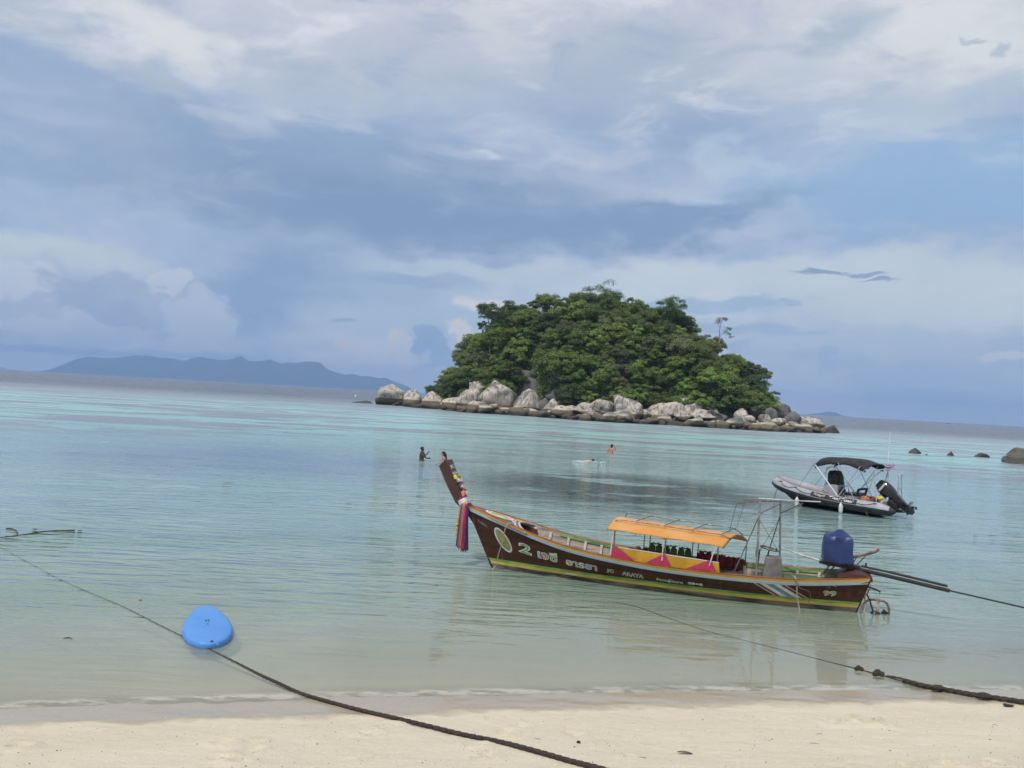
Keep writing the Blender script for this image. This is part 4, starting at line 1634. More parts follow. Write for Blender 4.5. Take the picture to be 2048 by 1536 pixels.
letters('hull_numeral', '2', .63, .93, .445, .66, -.16, [c_gr, c_gold])
letters('hull_lettering', 'เจซี', 1.06, 1.50, .375, .58, -.11, [c_bl, c_rd, c_ye, c_gr])
letters('hull_lettering', 'อารยา', 1.68, 2.33, .315, .435, -.07, [c_ye, c_grey, c_white, c_bl, c_rd])
letters('hull_lettering', 'JC', 2.52, 2.67, .275, .36, -.05, [c_gr, c_ye])
letters('hull_lettering', 'ARAYA', 2.83, 3.26, .262, .345, -.04, [c_bl, c_grey, c_bl, c_rd, c_gr])
put_text('hull_lettering', 'จำนวนผู้โดยสาร', 3.50, 4.01, .232, .305, -.03, on_hull, c_white, boat, .008, .02)
put_text('hull_lettering', '28+8', 4.10, 4.38, .245, .295, -.02, on_hull, c_white, boat, .008, .04)
letters('hull_numeral', '99', 6.53, 6.76, .285, .395, .02, [c_rd, c_gr])
put_text('hull_lettering', 'JC ARAYA', -.36, -.12, .93, 1.0, -.42, on_hull, c_grey, boat, .008, .02)


def ellipse_patch(name, fn, ca, cb, ra, rb, rot, m, parent, off, r0=0.0, n=36):
    b = MB()
    c, s = math.cos(rot), math.sin(rot)
    rings = 5
    for j in range(rings + 1):
        r = r0 + (1 - r0) * j / rings
        for k in range(n):
            a = 2 * math.pi * k / n
            p, q = ra * r * math.cos(a), rb * r * math.sin(a)
            b.v.append(tuple(fn(ca + p * c - q * s, cb + p * s + q * c, off)))
    for j in range(rings):
        for k in range(n):
            l = (k + 1) % n
            b.f.append((j * n + k, (j + 1) * n + k, (j + 1) * n + l, j * n + l))
    return b.build(name, m, parent, angle=180)


# round seal on the bow side
ellipse_patch('bow_seal', on_hull, .265, .640, .300, .128, R_(-52), c_white, boat, .006)
ellipse_patch('seal_ring', on_hull, .265, .640, .262, .104, R_(-52), c_grey, boat, .009)
ellipse_patch('seal_disc', on_hull, .265, .640, .225, .084, R_(-52), c_goldd, boat, .012)
ellipse_patch('seal_centre', on_hull, .235, .680, .095, .040, R_(-52), c_gold, boat, .015)
on_deck = lambda x, y, off: Vector((x, y, deck_z(x, y) + off))
ellipse_patch('deck_seal', on_deck, .10, .0, .32, .185, 0, c_white, boat, .004, .80)
ellipse_patch('deck_seal_disc', on_deck, .10, .0, .235, .135, 0, c_cream, boat, .004)
ellipse_patch('deck_seal_figure', on_deck, .06, -.01, .14, .08, .3, c_gold, boat, .008)
ellipse_patch('deck_seal_figure', on_deck, .24, -.03, .07, .05, -.4, c_gold, boat, .008)
# white name along the deck edge
put_text('deck_lettering', 'ARAYA', -.36, .40, .055, .15, 0,
         lambda a, bb, off: on_deck(deck_edge(a) - bb - .02, a, off), c_white, boat, .006, .03)

# flag stripes across the stern quarter
x_top, x_bot = 5.26, 5.68
tot = .60
acc = 0
for frac, mm in ((.035, c_white), (.13, c_rd), (.03, c_rd), (.18, c_white), (.25, c_bl), (.18, c_white), (.16, c_rd), (.035, c_white)):
    b = MB()
    zt_, zb_ = .445, .208
    x0 = x_top + tot * acc
    x1 = x_top + tot * (acc + frac)

    def fs(i, j, x0=x0, x1=x1):
        z = zt_ + (zb_ - zt_) * j
        sh = (x_bot - x_top) * j
        return on_hull(x0 + (x1 - x0) * i + sh, z, .006)
    b.grid(fs, 3, 7)
    nm = mat('sign_dark_red', (.20, .045, .05), .5, .1, 14) if mm is c_rd else (mat('sign_steel_blue', (.17, .27, .40), .5, .1, 14) if mm is c_bl else mm)
    b.build('flag_stripe', nm, boat)
    acc += frac

# ------- prow post: a broad tapering plank leaning forward
b = MB()
near = [(-.50, .85), (-.44, .98), (-.90, 1.30), (-.72, 1.395), (-1.36, 2.055), (-1.205, 2.205)]


def post_ring(fx_, fz_, bx, bz, w_):
    return [Vector((fx_, -w_ / 2, fz_)), Vector((bx, -w_ / 2, bz)), Vector((bx, w_ / 2, bz)), Vector((fx_, w_ / 2, fz_))]


rings = [post_ring(-.47, .88, -.36, 1.02, .07), post_ring(-.66, 1.12, -.50, 1.23, .12), post_ring(-.88, 1.30, -.69, 1.39, .22), post_ring(-1.08, 1.66, -.91, 1.79, .31),
         post_ring(-1.27, 2.06, -1.12, 2.20, .40)]
b.loft(rings)
post = b.build('prow_post', mat('prow_wood', (.085, .030, .022), .5, .2, 3, stretch=(1, 1, 1), color2=(.055, .022, .017)), boat, smooth=False, bevel=.008)


def on_post(s_, y, off):
    """point on the aft face of the prow post; s_ 0 at the ribbons .. 1 at the top"""
    q = s_ * 2
    i = 2 + min(1, int(q))
    f = q - (i - 2)
    A, B_ = rings[i], rings[i + 1]
    a = A[1].lerp(B_[1], f)
    c = A[2].lerp(B_[2], f)
    p = a.lerp(c, y + .5)
    n = Vector((.84, 0, .54))
    return p + n * off


put_text('prow_lettering', 'JC', .30, -.30, .76, .86, 0, lambda a, bb, off: on_post(bb, -a, off), c_white, boat, .004, .04)
put_text('prow_lettering', 'ARAYA', .40, -.40, .63, .69, 0, lambda a, bb, off: on_post(bb, -a, off), c_white, boat, .004, .04)

# ------- garlands of artificial flowers on the prow
rg_ = random.Random(4)
flower_cols = [('yellow', (.75, .62, .10)), ('white', (.78, .78, .74)), ('violet', (.38, .16, .36)), ('white', (.78, .78, .74)), ('coral', (.72, .24, .14)), ('magenta', (.50, .08, .28))]
garl = empty('flower_garland', (0, 0, 0))
garl.parent = None
boat_m = Matrix.Translation(BOAT_LOC) @ Matrix.Rotation(BOAT_RZ, 4, 'Z')
gl_base = on_post(0.0, 0, .02)
garl.matrix_world = boat_m @ Matrix.Translation(gl_base)
petal_me = {}
for i in range(26):
    s_ = .58 - .58 * i / 25
    nm, cc = flower_cols[min(5, int((1 - s_ / .58) * 5.99))]
    if i % 4 == 3:
        nm, cc = ('white', (.78, .78, .74)) if i % 8 == 3 else ('leaf', (.06, .13, .05))
    mm = mat('petal_' + nm, cc, .6, .15, 20)
    if nm not in petal_me:
        fb = MB()
        for k in range(7):
            a = 2 * math.pi * k / 7
            d = Vector((math.cos(a), math.sin(a), .35))
            sd = Vector((-math.sin(a), math.cos(a), 0))
            fb.add([(0, 0, 0), d * .032 + sd * .018, d * .058 + Vector((0, 0, -.008)), d * .032 - sd * .018, Vector((0, 0, .012))], [(0, 1, 2, 3), (4, 1, 2), (4, 2, 3)])
        fb.ball((0, 0, .014), .012, 6, 4)
        petal_me[nm] = fb.mesh('flower', mm)
    p = on_post(max(0, s_), rg_.uniform(-.42, .42), .025) - gl_base
    f_ = mesh_obj('flower', petal_me[nm], garl, p)
    f_.rotation_euler = Euler((rg_.uniform(-.4, .4), R_(57) + rg_.uniform(-.4, .4), rg_.uniform(0, 6)))
    f_.scale = (1.0,) * 3
tag(garl, 'garland of yellow, white and violet flowers tied down the prow post', 'garland')

# ------- ribbons tied round the foot of the prow
rib = empty('ribbon_bundle', (0, 0, 0))
base = Vector((-.62, -.14, 1.32))
rib.matrix_world = boat_m @ Matrix.Translation(base)
# wrapped sash: stacked coloured bands
for k, (nm, cc) in enumerate([('magenta', (.33, .07, .22)), ('sash_white', (.78, .76, .74)), ('sash_mint', (.52, .62, .52)), ('sash_cream', (.80, .74, .58)), ('sash_pink', (.62, .36, .42)), ('sash_peach', (.72, .38, .24))]):
    b = MB()
    t0 = .06 - .028 * k
    q = Vector((-.54, 0, .84))  # along the post
    cx = Vector((-.735, 0, 1.335)) - base
    rr = []
    for lev in (t0 + .015, t0 - .015):
        ring = []
        for a in range(16):
            an = 2 * math.pi * a / 16
            p = cx + q * lev + Vector((.84, 0, .54)) * (.118 * math.cos(an)) + Vector((0, 1, 0)) * (.15 * math.sin(an))
            ring.append(p)
        rr.append(ring)
    b.loft(rr, cap=False)
    b.build('sash', mat('cloth_' + nm, cc, .8, .12, 12), rib)
# hanging ends
cols_r = [('wine', (.30, .07, .10)), ('blue_grey', (.20, .23, .38)), ('peach', (.66, .35, .26)), ('rose', (.62, .07, .13)), ('crimson', (.50, .035, .07)), ('plum', (.17, .06, .20)), ('navy', (.045, .035, .17))]
for k, (nm, cc) in enumerate(cols_r):
    b = MB()
    xt = -.08 + .022 * k
    xb = -.135 + .038 * k
    L_ = .98 - .02 * abs(k - 4) + .02 * (k % 2)

    def rf(i, j, k=k, xt=xt, xb=xb, L_=L_):
        t_ = i
        wv = .012 + .012 * t_
        fold = math.sin(j * 9 + k * 1.7 + t_ * 2.5) * (.006 + .020 * t_)
        x = xt + (xb - xt) * t_ ** .8 + (j - .5) * (.030 + .026 * t_)
        z = -.02 - L_ * t_ + .03 * math.sin(j * 6 + k) * (t_ > .95)
        return (x, -.02 - .05 * math.sin(min(1, t_ * 2.2) * 1.57) + fold, z)
    b.grid(rf, 16, 9)
    o = b.build('ribbon', mat('cloth_' + nm, cc, .8, .15, 7, stretch=(6, 2, .4)), rib, angle=180)
    sm = o.modifiers.new('thick', 'SOLIDIFY')
    sm.thickness = .006
# marigold string with pendant
b = MB()
for k in range(14):
    b.ball((-.125 - .0035 * k, -.05, -.10 - .045 * k), .020 if k != 8 else .034, 8, 5)
b.build('marigold_string', mat('petal_marigold', (.72, .40, .05), .7, .2, 30), rib)
tag(rib, 'bundle of red, blue and purple ribbons hanging from the prow', 'ribbons')

# ------- canopy
m_can = mat('canopy_orange', (0.76, 0.36, 0.085), 0.75, .05, 1.6, trans=.22, color2=(.80, .44, .17), lo=.38, hi=.62, bump=.005, bscale=5)
m_pipe = mat('grey_pipe', (0.20, 0.20, 0.20), 0.45, .2, 8, metal=.4, color2=(.11, .085, .07))
m_pipew = mat('white_pipe', (0.62, 0.60, 0.56), 0.5, .15, 8, color2=(.42, .36, .30))
m_rope = mat('pale_rope', (0.46, 0.40, 0.31), 0.9, .2, 40, bump=.004, bscale=60)
m_dark = mat('black_iron', (0.018, 0.018, 0.020), 0.38, .3, 12, spec=.5, color2=(.035, .030, .026))


def can_z(x, y):
    sag = .004 * math.sin((x - 2.6) / .58 * math.pi * 2)
    return 1.154 - .0534 * (x - 2.54) + .165 * (1 - (y / .67) ** 2) + sag * (1 - (y / .67) ** 2) - .03 * max(0, y)


def can_fn(i, j):
    y = -.67 + 1.34 * j
    x0, x1 = 2.60 + .12 * y, 4.93 + .30 * y
    x = x0 + (x1 - x0) * i
    sc = .005 * math.cos(i * 2 * math.pi * 4) * (abs(y) > .6)
    return (x, y, can_z(x, y) - sc)


b = MB()
b.grid(can_fn, 41, 17)
o = b.build('canopy', m_can, boat, angle=180)
sm = o.modifiers.new('thick', 'SOLIDIFY')
sm.thickness = .012
# pipe hoops below and luggage rails above
for i in (0, .25, .5, .75, 1):
    b = MB()
    b.tube([Vector(can_fn(i, j / 12)) - Vector((0, 0, .022)) for j in range(13)], .013, 6)
    b.build('hoop', m_pipe, boat)
for y, off in ((-.36, .035), (.32, .10)):
    b = MB()
    P = [(2.66 + .12 * y, y, can_z(2.66, y) + .0), (2.70 + .12 * y, y, can_z(2.7, y) + off)]
    P += [(x, y, can_z(x, y) * .4 + .6 * (1.30 - .055 * (x - 2.6)) + off) for x in (2.9, 3.4, 3.9, 4.4, 4.75 + .3 * y)]
    P += [(4.95 + .3 * y, y, can_z(4.95, y) + .01)]
    b.tube(curve_pts(P, 4), .011, 6)
    b.build('luggage_rail', m_pipe, boat)
for x in (3.0, 3.55, 4.1, 4.65):
    b = MB()
    zz = 1.30 - .055 * (x - 2.6)
    b.tube([(x, -.36, can_z(x, -.36) * .4 + .6 * zz + .035), (x + .25, .32, can_z(x, .32) * .4 + .6 * zz + .10)], .009, 6)
    b.build('cross_bar', m_pipe, boat)


def rail_pt(x, side, dz=0.0):
    u = (x - GX0) / (GX1 - GX0)
    return Vector((x, side * (hbg(u) - .03), zg(u) + dz))


for x in (2.66, 3.65, 4.63):
    b = MB()
    b.tube([rail_pt(x, -1, -.1) + Vector((0, .06, 0)), (x, -.63, can_z(x, -.63) - .01)], .014, 7)
    b.build('canopy_post', m_pipe, boat)
    b = MB()
    ex = -.12 if x > 4 else -.02
    b.tube(curve_pts([(x - .01, -.655, can_z(x, -.63) - .03), (x - .03 + ex * .4, -.68, .9), (x - .02 + ex, -.735, .66)], 5), .012, 5)
    b.build('canopy_tie', m_pipew, boat)
for x in (3.06, 3.18, 4.05, 4.16, 5.10):
    b = MB()
    b.tube([rail_pt(x, 1, -.1) - Vector((0, .06, 0)), (x + .02, .62, can_z(x, .62) - .01)], .011, 6)
    b.build('canopy_post', m_pipe, boat)

# side boards under the canopy
b = MB()
b.prism([(2.62, -.675, .606), (2.72, -.675, .815), (4.66, -.675, .725), (4.68, -.675, .545), (4.0, -.675, .550), (3.2, -.675, .570)], (0, .018, 0))
b.build('side_board', mat('board_yellow', (.56, .31, .025), .55, .1, 4), boat)
b = MB()
b.prism([(2.70, -.680, .813), (4.66, -.680, .724), (4.66, -.680, .736), (2.70, -.680, .825)], (0, .028, 0))
b.build('board_edge', m_white, boat)
m_pink = mat('board_magenta', (.46, .035, .10), .5, .08, 4)
for poly in ([(2.585, .60), (2.60, .66), (2.68, .835), (2.715, .84), (3.10, .585), (3.09, .585), (2.62, .612)],
             [(3.265, .565), (3.62, .782), (3.665, .785), (3.765, .60), (3.75, .562), (3.28, .572)],
             [(4.05, .556), (4.47, .755), (4.515, .76), (4.625, .56), (4.60, .553), (4.10, .553)]):
    b = MB()
    b.prism([(x, -.705, z) for x, z in poly], (0, .016, 0))
    b.build('triangle_panel', m_pink, boat, bevel=.004)
# bench across and dark seat base
b = MB()
b.box((4.9, .1, .36), (.35, 1.05, .04))
b.box((4.9, .1, .24), (.30, .9, .20))
b.build('bench', m_inner, boat)
b = MB()
b.box((3.1, 0.1, .34), (.22, 1.1, .03))
b.build('bench', m_inner, boat)

# ------- life vests hung along the far side
VESTS = [(3.32, .70, 'green', 'green life vest hanging under the canopy, leftmost of the row'),
         (3.62, .675, 'green', 'green life vest hanging second from the left under the canopy'),
         (3.91, .665, 'green', 'green life vest hanging third from the left beside the red ones'),
         (4.32, .635, 'red', 'dark red life vest hanging right of the green ones'),
         (4.60, .60, 'red', 'dark red life vest in the middle of the red ones'),
         (4.88, .575, 'red', 'dark red life vest hanging last in the row near the bow-to-stern frame')]
VESTS[-1] = (4.88, .575, 'red', 'dark red life vest hanging last in the row, nearest the stern')
for i, (x, z0, cn, lab) in enumerate(VESTS):
    v = empty('life_vest')
    v.matrix_world = boat_m @ Matrix.Translation((x, .56, z0 - .20))
    cc = (.085, .17, .035) if cn == 'green' else (.19, .022, .04)
    mm = mat('vest_' + cn, cc, .8, .15, 9, bump=.01, bscale=12)
    b = MB()
    for sgn in (-1, 1):
        def vf(i_, j_, sgn=sgn):
            a = 2 * math.pi * i_
            zz = j_
            wd = .068 * (1 - .25 * smoothstep(.75, 1, zz))
            r = (1 - abs(2 * zz - 1) ** 5) ** .5
            return (sgn * .070 + wd * math.copysign(abs(math.cos(a)) ** .6, math.cos(a)) * r, .035 * math.copysign(abs(math.sin(a)) ** .7, math.sin(a)) * r,
                    .27 * zz + .01 * math.sin(j_ * 19 + i))
        b.grid(vf, 17, 11)
    b.build('panel', mm, v)
    b = MB()
    for k in range(5):
        b.ball((-.10 + .05 * k, 0, .262 + .012 * ((k + i) % 2)), .028, 7, 5, (1, .9, .7))
    b.build('collar', mm, v)
    b = MB()
    b.box((0, -.038, .10), (.22, .006, .022))
    b.box((0, -.041, .10), (.05, .01, .03))
    b.build('strap', c_black, v)
    tag(v, lab, 'life vest', 'life vests hung under the canopy')
# cloth of the dark seat back behind the red vests
b = MB()
b.prism([(4.15, .62, .34), (5.08, .62, .34), (5.08, .62, .62), (4.15, .62, .66)], (0, .02, 0))
b.build('seat_back', mat('seat_back_dark', (.03, .02, .022), .8, .2, 6), boat)
b = MB()
b.prism([(3.05, .60, .42), (3.18, .60, .42), (3.18, .60, .66), (3.06, .60, .66)], (0, .02, 0))
b.prism([(5.0, .60, .40), (5.12, .60, .40), (5.12, .60, .62), (5.0, .60, .60)], (0, .02, 0))
b.build('side_flap', mat('flap_brown', (.16, .095, .04), .8, .2, 6), boat)

# ------- gantry over the helm
GA, GB = Vector((5.34, -.55, 0)), Vector((5.73, .50, 0))
b = MB()
b.tube([GA + Vector((0, 0, .45)), GA + Vector((0, 0, 1.95))], .020, 8)
b.build('gantry_post', mat('galvanised', (.34, .35, .36), .45, .15, 8, metal=.5, color2=(.22, .20, .19)), boat)
b = MB()
b.tube([GB + Vector((.04, 0, .40)), GB + Vector((-.01, 0, 1.86))], .020, 8)
b.build('gantry_post', MATS['galvanised'], boat)
rack = [Vector((4.92, -.52, 1.845)), Vector((5.09, .50, 1.83)), Vector((5.73, .50, 1.85)), Vector((5.36, -.52, 1.935))]
b = MB()
b.tube(rack, .014, 6, closed=True)
b.build('rack_frame', m_pipe, boat)
for k in range(7):
    f = (k + .5) / 7
    b = MB()
    b.bar(rack[0].lerp(rack[1], f), rack[3].lerp(rack[2], f), .07, .012)
    b.build('rack_slat', mat('slat_grey', (.13, .12, .115), .8, .2, 6, color2=(.07, .065, .06)), boat)
b = MB()
b.tube([(5.30, -.3, 1.955), (5.8, -.3, 1.965), (6.42, -.3, 1.99)], .013, 6)
b.build('boom', mat('boom_pale', (.42, .47, .45), .5, .12, 8), boat)
b = MB()
for p, q, r in (((5.33, -.55, 1.63), (4.92, -.62, .52), .012), ((5.73, .5, 1.60), (5.53, .5, .80), .012), ((5.34, -.55, 1.70), (5.72, -.3, 1.90), .011), ((5.73, .5, 1.62), (6.12, .1, 1.90), .010)):
    b.tube([p, q], r, 6)
b.build('brace', m_pipe, boat)
b = MB()
for p, q in (((5.34, -.55, 1.6), (5.74, .5, .85)), ((5.73, .5, 1.55), (5.36, -.5, .95)), ((4.92, -.5, 1.84), (4.80, -.36, 1.27)), ((5.05, .3, 1.82), (4.92, .2, 1.30))):
    b.tube([p, q], .004, 5)
b.build('stay_wire', m_dark, boat)
# steering wheel on its column
b = MB()
P = []
for k in range(28):
    a = 2 * math.pi * k / 28
    P.append((5.55 + .165 * math.cos(a), .0 + .165 * math.sin(a), .985 + .030 * math.cos(a) * -1))
b.tube(P, .014, 6, closed=True)
for a in (0.4, 2.5, 4.6):
    b.tube([(5.55, 0, .97), (5.55 + .16 * math.cos(a), .16 * math.sin(a), .985)], .009, 5)
b.build('steering_wheel', m_pipe, boat)
b = MB()
b.tube([(5.55, 0, .97), (5.47, -.02, .5)], .016, 6)
b.tube([(5.38, -.1, .97), (5.33, -.12, .45)], .016, 6)
b.build('helm_column', m_dark, boat)
b = MB()
b.ball((5.33, -.12, .90), .05, 8, 6, (.6, .6, 2.2))
b.build('throttle_lever', m_dark, boat)
# grey helm box
b = MB()
b.loft([[Vector((x, y, .42)) for x, y in ((5.42, -.28), (5.83, -.28), (5.83, .12), (5.42, .12))],
        [Vector((x, y, .85)) for x, y in ((5.50, -.24), (5.78, -.24), (5.78, .08), (5.50, .08))]])
b.build('helm_box', mat('box_grey', (.20, .185, .18), .7, .2, 5, color2=(.12, .11, .11), bump=.008, bscale=7), boat, smooth=False, bevel=.012)
b = MB()
b.box((6.1, 0, .46), (1.1, .95, .03))
b.build('stern_deck', mat('stern_deck_green', (.085, .145, .045), .7, .2, 5), boat)

# ------- engine with its long shaft
eng = MB()
eng.box((6.78, 0, .90), (.46, .30, .16))
eng.box((6.95, 0, .84), (.22, .20, .14))
for k in range(5):
    eng.tube([(6.6 + .09 * k, -.17, .80), (6.6 + .09 * k, -.17, .95)], .022, 6)
eng_o = eng.build('engine', m_dark, boat, bevel=.01)
b = MB()
b.bar((6.46, -.06, .845), (7.16, -.06, .775), .04, .06)
b.bar((6.46, .06, .845), (7.16, .06, .775), .04, .06)
b.box((7.10, 0, .79), (.16, .16, .10))
b.tube([(7.10, 0, .70), (7.10, 0, .84)], .055, 10)
b.build('engine_bed', m_dark, eng_o)
b = MB()
b.tube([(7.14, 0, .775), (8.70, 0, .555)], .036, 10)
b.build('shaft_housing', m_dark, eng_o)
b = MB()
b.tube([(7.20, 0, .835), (7.75, 0, .765)], .020, 8)
b.tube([(7.70, 0, .775), (8.66, 0, .635)], .024, 8)
b.box((7.28, 0, .86), (.03, .03, .08))
b.build('tail_tube', m_dark, eng_o)
b = MB()
b.tube([(8.68, 0, .56), (11.4, 0, .205)], .015, 8)
b.build('drive_shaft', m_dark, eng_o)
b = MB()
for k in range(3):
    a = 2 * math.pi * k / 3
    d = Vector((-.12, math.cos(a), math.sin(a)))
    e = Vector((.25, -math.sin(a), math.cos(a)))
    b.prism([Vector((11.4, 0, .205)) + d * .02 - e * .02, Vector((11.4, 0, .205)) + d * .09 - e * .05, Vector((11.4, 0, .205)) + d * .13, Vector((11.4, 0, .205)) + d * .09 + e * .05,
             Vector((11.4, 0, .205)) + d * .02 + e * .02], (.006, 0, 0))
b.build('propeller', mat('bronze', (.35, .24, .10), .4, .15, 8, metal=.8), eng_o)
b = MB()
b.tube(curve_pts([(6.95, -.05, .965), (7.2, -.08, 1.05), (7.40, -.10, 1.13), (7.48, -.10, 1.195)], 4), [.024] * 12 + [.018], 8)
b.build('tiller', mat('tiller_wood', (.19, .115, .07), .7, .25, 8), eng_o)
b = MB()
b.tube([(7.12, -.06, .86), (7.26, -.09, 1.05)], .012, 6)
b.tube([(7.05, -.06, .88), (7.10, -.09, 1.0)], .010, 6)
b.build('tiller_stay', m_pipe, eng_o)
# blue tarpaulin hood
b = MB()
rings = []
for z, hx0, hx1, hy in ((.885, 6.49, 7.06, .27), (.95, 6.495, 7.06, .265), (1.10, 6.505, 7.05, .25), (1.25, 6.52, 7.04, .235), (1.345, 6.53, 7.025, .22), (1.375, 6.58, 6.98, .17), (1.44, 6.72, 6.90, .07), (1.48, 6.79, 6.83, .015)):
    ring = []
    N = 40
    for k in range(N):
        a = 2 * math.pi * k / N
        ca, sa = math.cos(a), math.sin(a)
        q = max(abs(ca), abs(sa)) ** .97
        x = (hx0 + hx1) / 2 + ca / q * (hx1 - hx0) / 2 * .96
        y = sa / q * hy * .96
        fold = (.008 * math.sin(a * 7 + z * 9) + .006 * math.sin(a * 13 - z * 14)) * (1 if z < 1.36 else .4)
        fold += .022 * mnoise.noise(Vector((x * 6, y * 6, z * 6)))
        ring.append(Vector((x + ca * fold, y + sa * fold, z + .010 * math.sin(a * 5) * (z < .9))))
    rings.append(ring)
b.loft(rings)
b.build('engine_hood', mat('tarp_blue', (.008, .020, .095), .36, .2, 3, color2=(.014, .034, .14), bump=.012, bscale=7), eng_o, angle=50)
# push pole from the helm to the engine
b = MB()
b.tube([(5.77, .35, .965), (6.15, .18, .90)], .014, 7)
b.tube([(6.08, .20, .905), (6.55, .02, .84)], .022, 7)
b.build('push_pole', m_pipew, boat)
b = MB()
for p, q in (((6.49, .02, .56), (6.66, .0, .80)), ((6.55, -.1, .56), (6.73, -.1, .80))):
    b.tube([p, q], .014, 6)
b.build('engine_strut', m_pipe, boat)

# ------- bent rail and rudder irons at the stern
m_iron = mat('rusty_iron', (.12, .075, .05), .8, .3, 14, color2=(.25, .20, .16))
m_ppipe = mat('stern_white_pipe', (.60, .55, .46), .6, .2, 10, color2=(.38, .27, .18))
b = MB()
b.tube(curve_pts([(7.20, -.18, -.12), (7.22, -.18, .06), (7.28, -.16, .20), (7.38, -.10, .25), (7.50, -.04, .245), (7.62, .0, .225), (7.70, .02, .14), (7.725, .03, -.15)], 5), .022, 7)
b.build('stern_rail', m_iron, boat)
b = MB()
b.tube([(7.30, -.16, -.12), (7.27, -.16, .06), (7.275, -.16, .42)], .020, 7)
b.tube([(7.50, -.05, -.15), (7.50, -.05, .24)], .018, 7)
b.tube([(7.535, -.04, -.12), (7.53, -.04, .22)], .012, 7)
b.build('stern_upright', m_ppipe, boat)
b = MB()
b.tube([(7.30, -.12, .36), (7.36, -.12, .25), (7.43, -.1, .04)], .016, 7)
b.tube([(7.33, -.1, .48), (7.45, -.08, .45), (7.54, -.06, .41)], .018, 7)
b.tube([(7.36, -.1, .47), (7.30, -.12, .33)], .010, 6)
b.build('rudder_iron', m_dark, boat)
b = MB()
b.prism([(7.56, -.03, -.02), (7.62, -.03, .09), (7.70, -.03, .03), (7.62, -.03, -.06)], (0, .04, 0))
b.ball((7.47, -.08, .01), .06, 8, 6, (1.5, 1, .7))
b.build('rudder_head', m_dark, boat)
b = MB()
b.tube(curve_pts([(7.34, -.1, .60), (7.37, -.1, .48)], 3), .006, 5)
b.tube(curve_pts([(7.53, -.06, .41), (7.52, -.05, .32), (7.50, -.05, .25)], 3), .006, 5)
b.tube(curve_pts([(7.44, -.08, .44), (7.48, -.06, .33), (7.50, -.05, .25)], 3), .004, 5)
b.build('lashing', m_rope, boat)


def bw(x, y, z):
    return boat_m @ Vector((x, y, z))


def rope_thing(name, pts, r, m, label, cat='rope', n=6, seg=6, bumpy=0.0, lay=0.0):
    pts = [Vector(p) for p in pts]
    P = curve_pts(pts, seg)
    if bumpy:
        P = [p + Vector((mnoise.noise(p * 1.3) * bumpy, mnoise.noise(p * 1.3 + Vector((7, 3, 1))) * bumpy, mnoise.noise(p * 2 + Vector((1, 9, 4))) * bumpy * .12)) for p in P]
    o = MB().tube(P, r if not isinstance(r, tuple) else [r[0] + (r[1] - r[0]) * i / (len(P) - 1) for i in range(len(P))], n, lay=lay).build(name, m)
    return tag(o, label, cat)


# bow line over the rail
rope_thing('bow_line', [bw(.62, -.30, .92), bw(.47, -.40, 1.03), bw(.38, -.46, .93), bw(.30, -.37, .62), bw(.20, -.26, .36), bw(.12, -.17, .08), bw(-.08, -.16, -.12)], .011, m_rope,
           'thin mooring line falling from the bow rail past the round seal into water')
# stern lines
rope_thing('stern_line', [bw(5.98, -.5, .60), bw(6.02, -.70, .62), bw(6.06, -.64, .48), bw(6.08, -.57, .25), bw(6.13, -.55, .02), bw(6.22, -.62, -.30)], .013, m_rope,
           'pale mooring line hanging over the stern quarter by the flag stripes')
rope_thing('stern_line', [bw(6.02, -.68, .60), bw(6.12, -.60, .42), bw(6.30, -.48, .33), bw(6.29, -.46, .10)], .007, m_iron,
           'thin brown line slanting beside the pale stern line')
rope_thing('stern_line', [bw(6.45, -.57, .60), bw(6.8, -.42, .47), bw(7.20, -.20, .39), bw(7.36, -.12, .46)], .008, m_rope,
           'pale line running along the stern side to the rudder irons')

# anchor and gear lying in the bow hold
anc = empty('anchor')
anc.matrix_world = boat_m @ Matrix.Translation((1.75, .12, .30))
b = MB()
b.tube([(0, 0, .12), (.55, -.12, .02)], .014, 6)
b.build('shank', m_dark, anc)
for k, (ex, ey) in enumerate(((-.28, -.05), (.1, -.25), (-.1, .22), (.22, .15))):
    b = MB()
    b.tube(curve_pts([(0, 0, .12), (ex * .4, ey * .4, .17), (ex, ey, .10), (ex * 1.15, ey * 1.15, 0)], 4), .011, 6)
    b.build('fluke', m_dark, anc)
tag(anc, 'dark grapnel anchor lying in the open bow hold', 'anchor')
flo = empty('gear_pile')
flo.matrix_world = boat_m @ Matrix.Translation((1.0, 0, .30))
for i, (x, y, z, cc, nm, sq) in enumerate([(-.22, .1, .24, (.16, .12, .14), 'bag', (1.1, 1, 1.6)), (-.05, .05, .16, (.42, .36, .25), 'coil', (1.3, 1, 1.2)), (.05, -.05, .12, (.10, .11, .22), 'tarp', (2.0, 1.2, .7)),
                                           (.2, .15, .26, (.30, .31, .30), 'paddle_blade', (.5, .35, 2.0)), (-.3, -.1, .12, (.50, .42, .22), 'sack', (1, 1, 1)), (-.12, .2, .34, (.50, .10, .10), 'cup', (.4, .4, .5))]):
    b = MB()
    b.ball((x, y, z), .09, 12, 8, sq, fn=lambda q: 1 + .18 * mnoise.noise(q * 2.3 + Vector((i * 7, 0, 0))))
    b.build(nm, mat('gear_%d' % i, cc, .8, .25, 14), flo)
tag(flo, 'pile of bags, rope and gear under the foredeck of the longtail', 'gear')
rope_thing('hold_rope', [bw(1.02, .52, .79), bw(.98, .45, .80), bw(.96, .30, .55), bw(.98, .20, .36)], .013, m_rope, 'pale rope looped over the far rail into the bow hold')
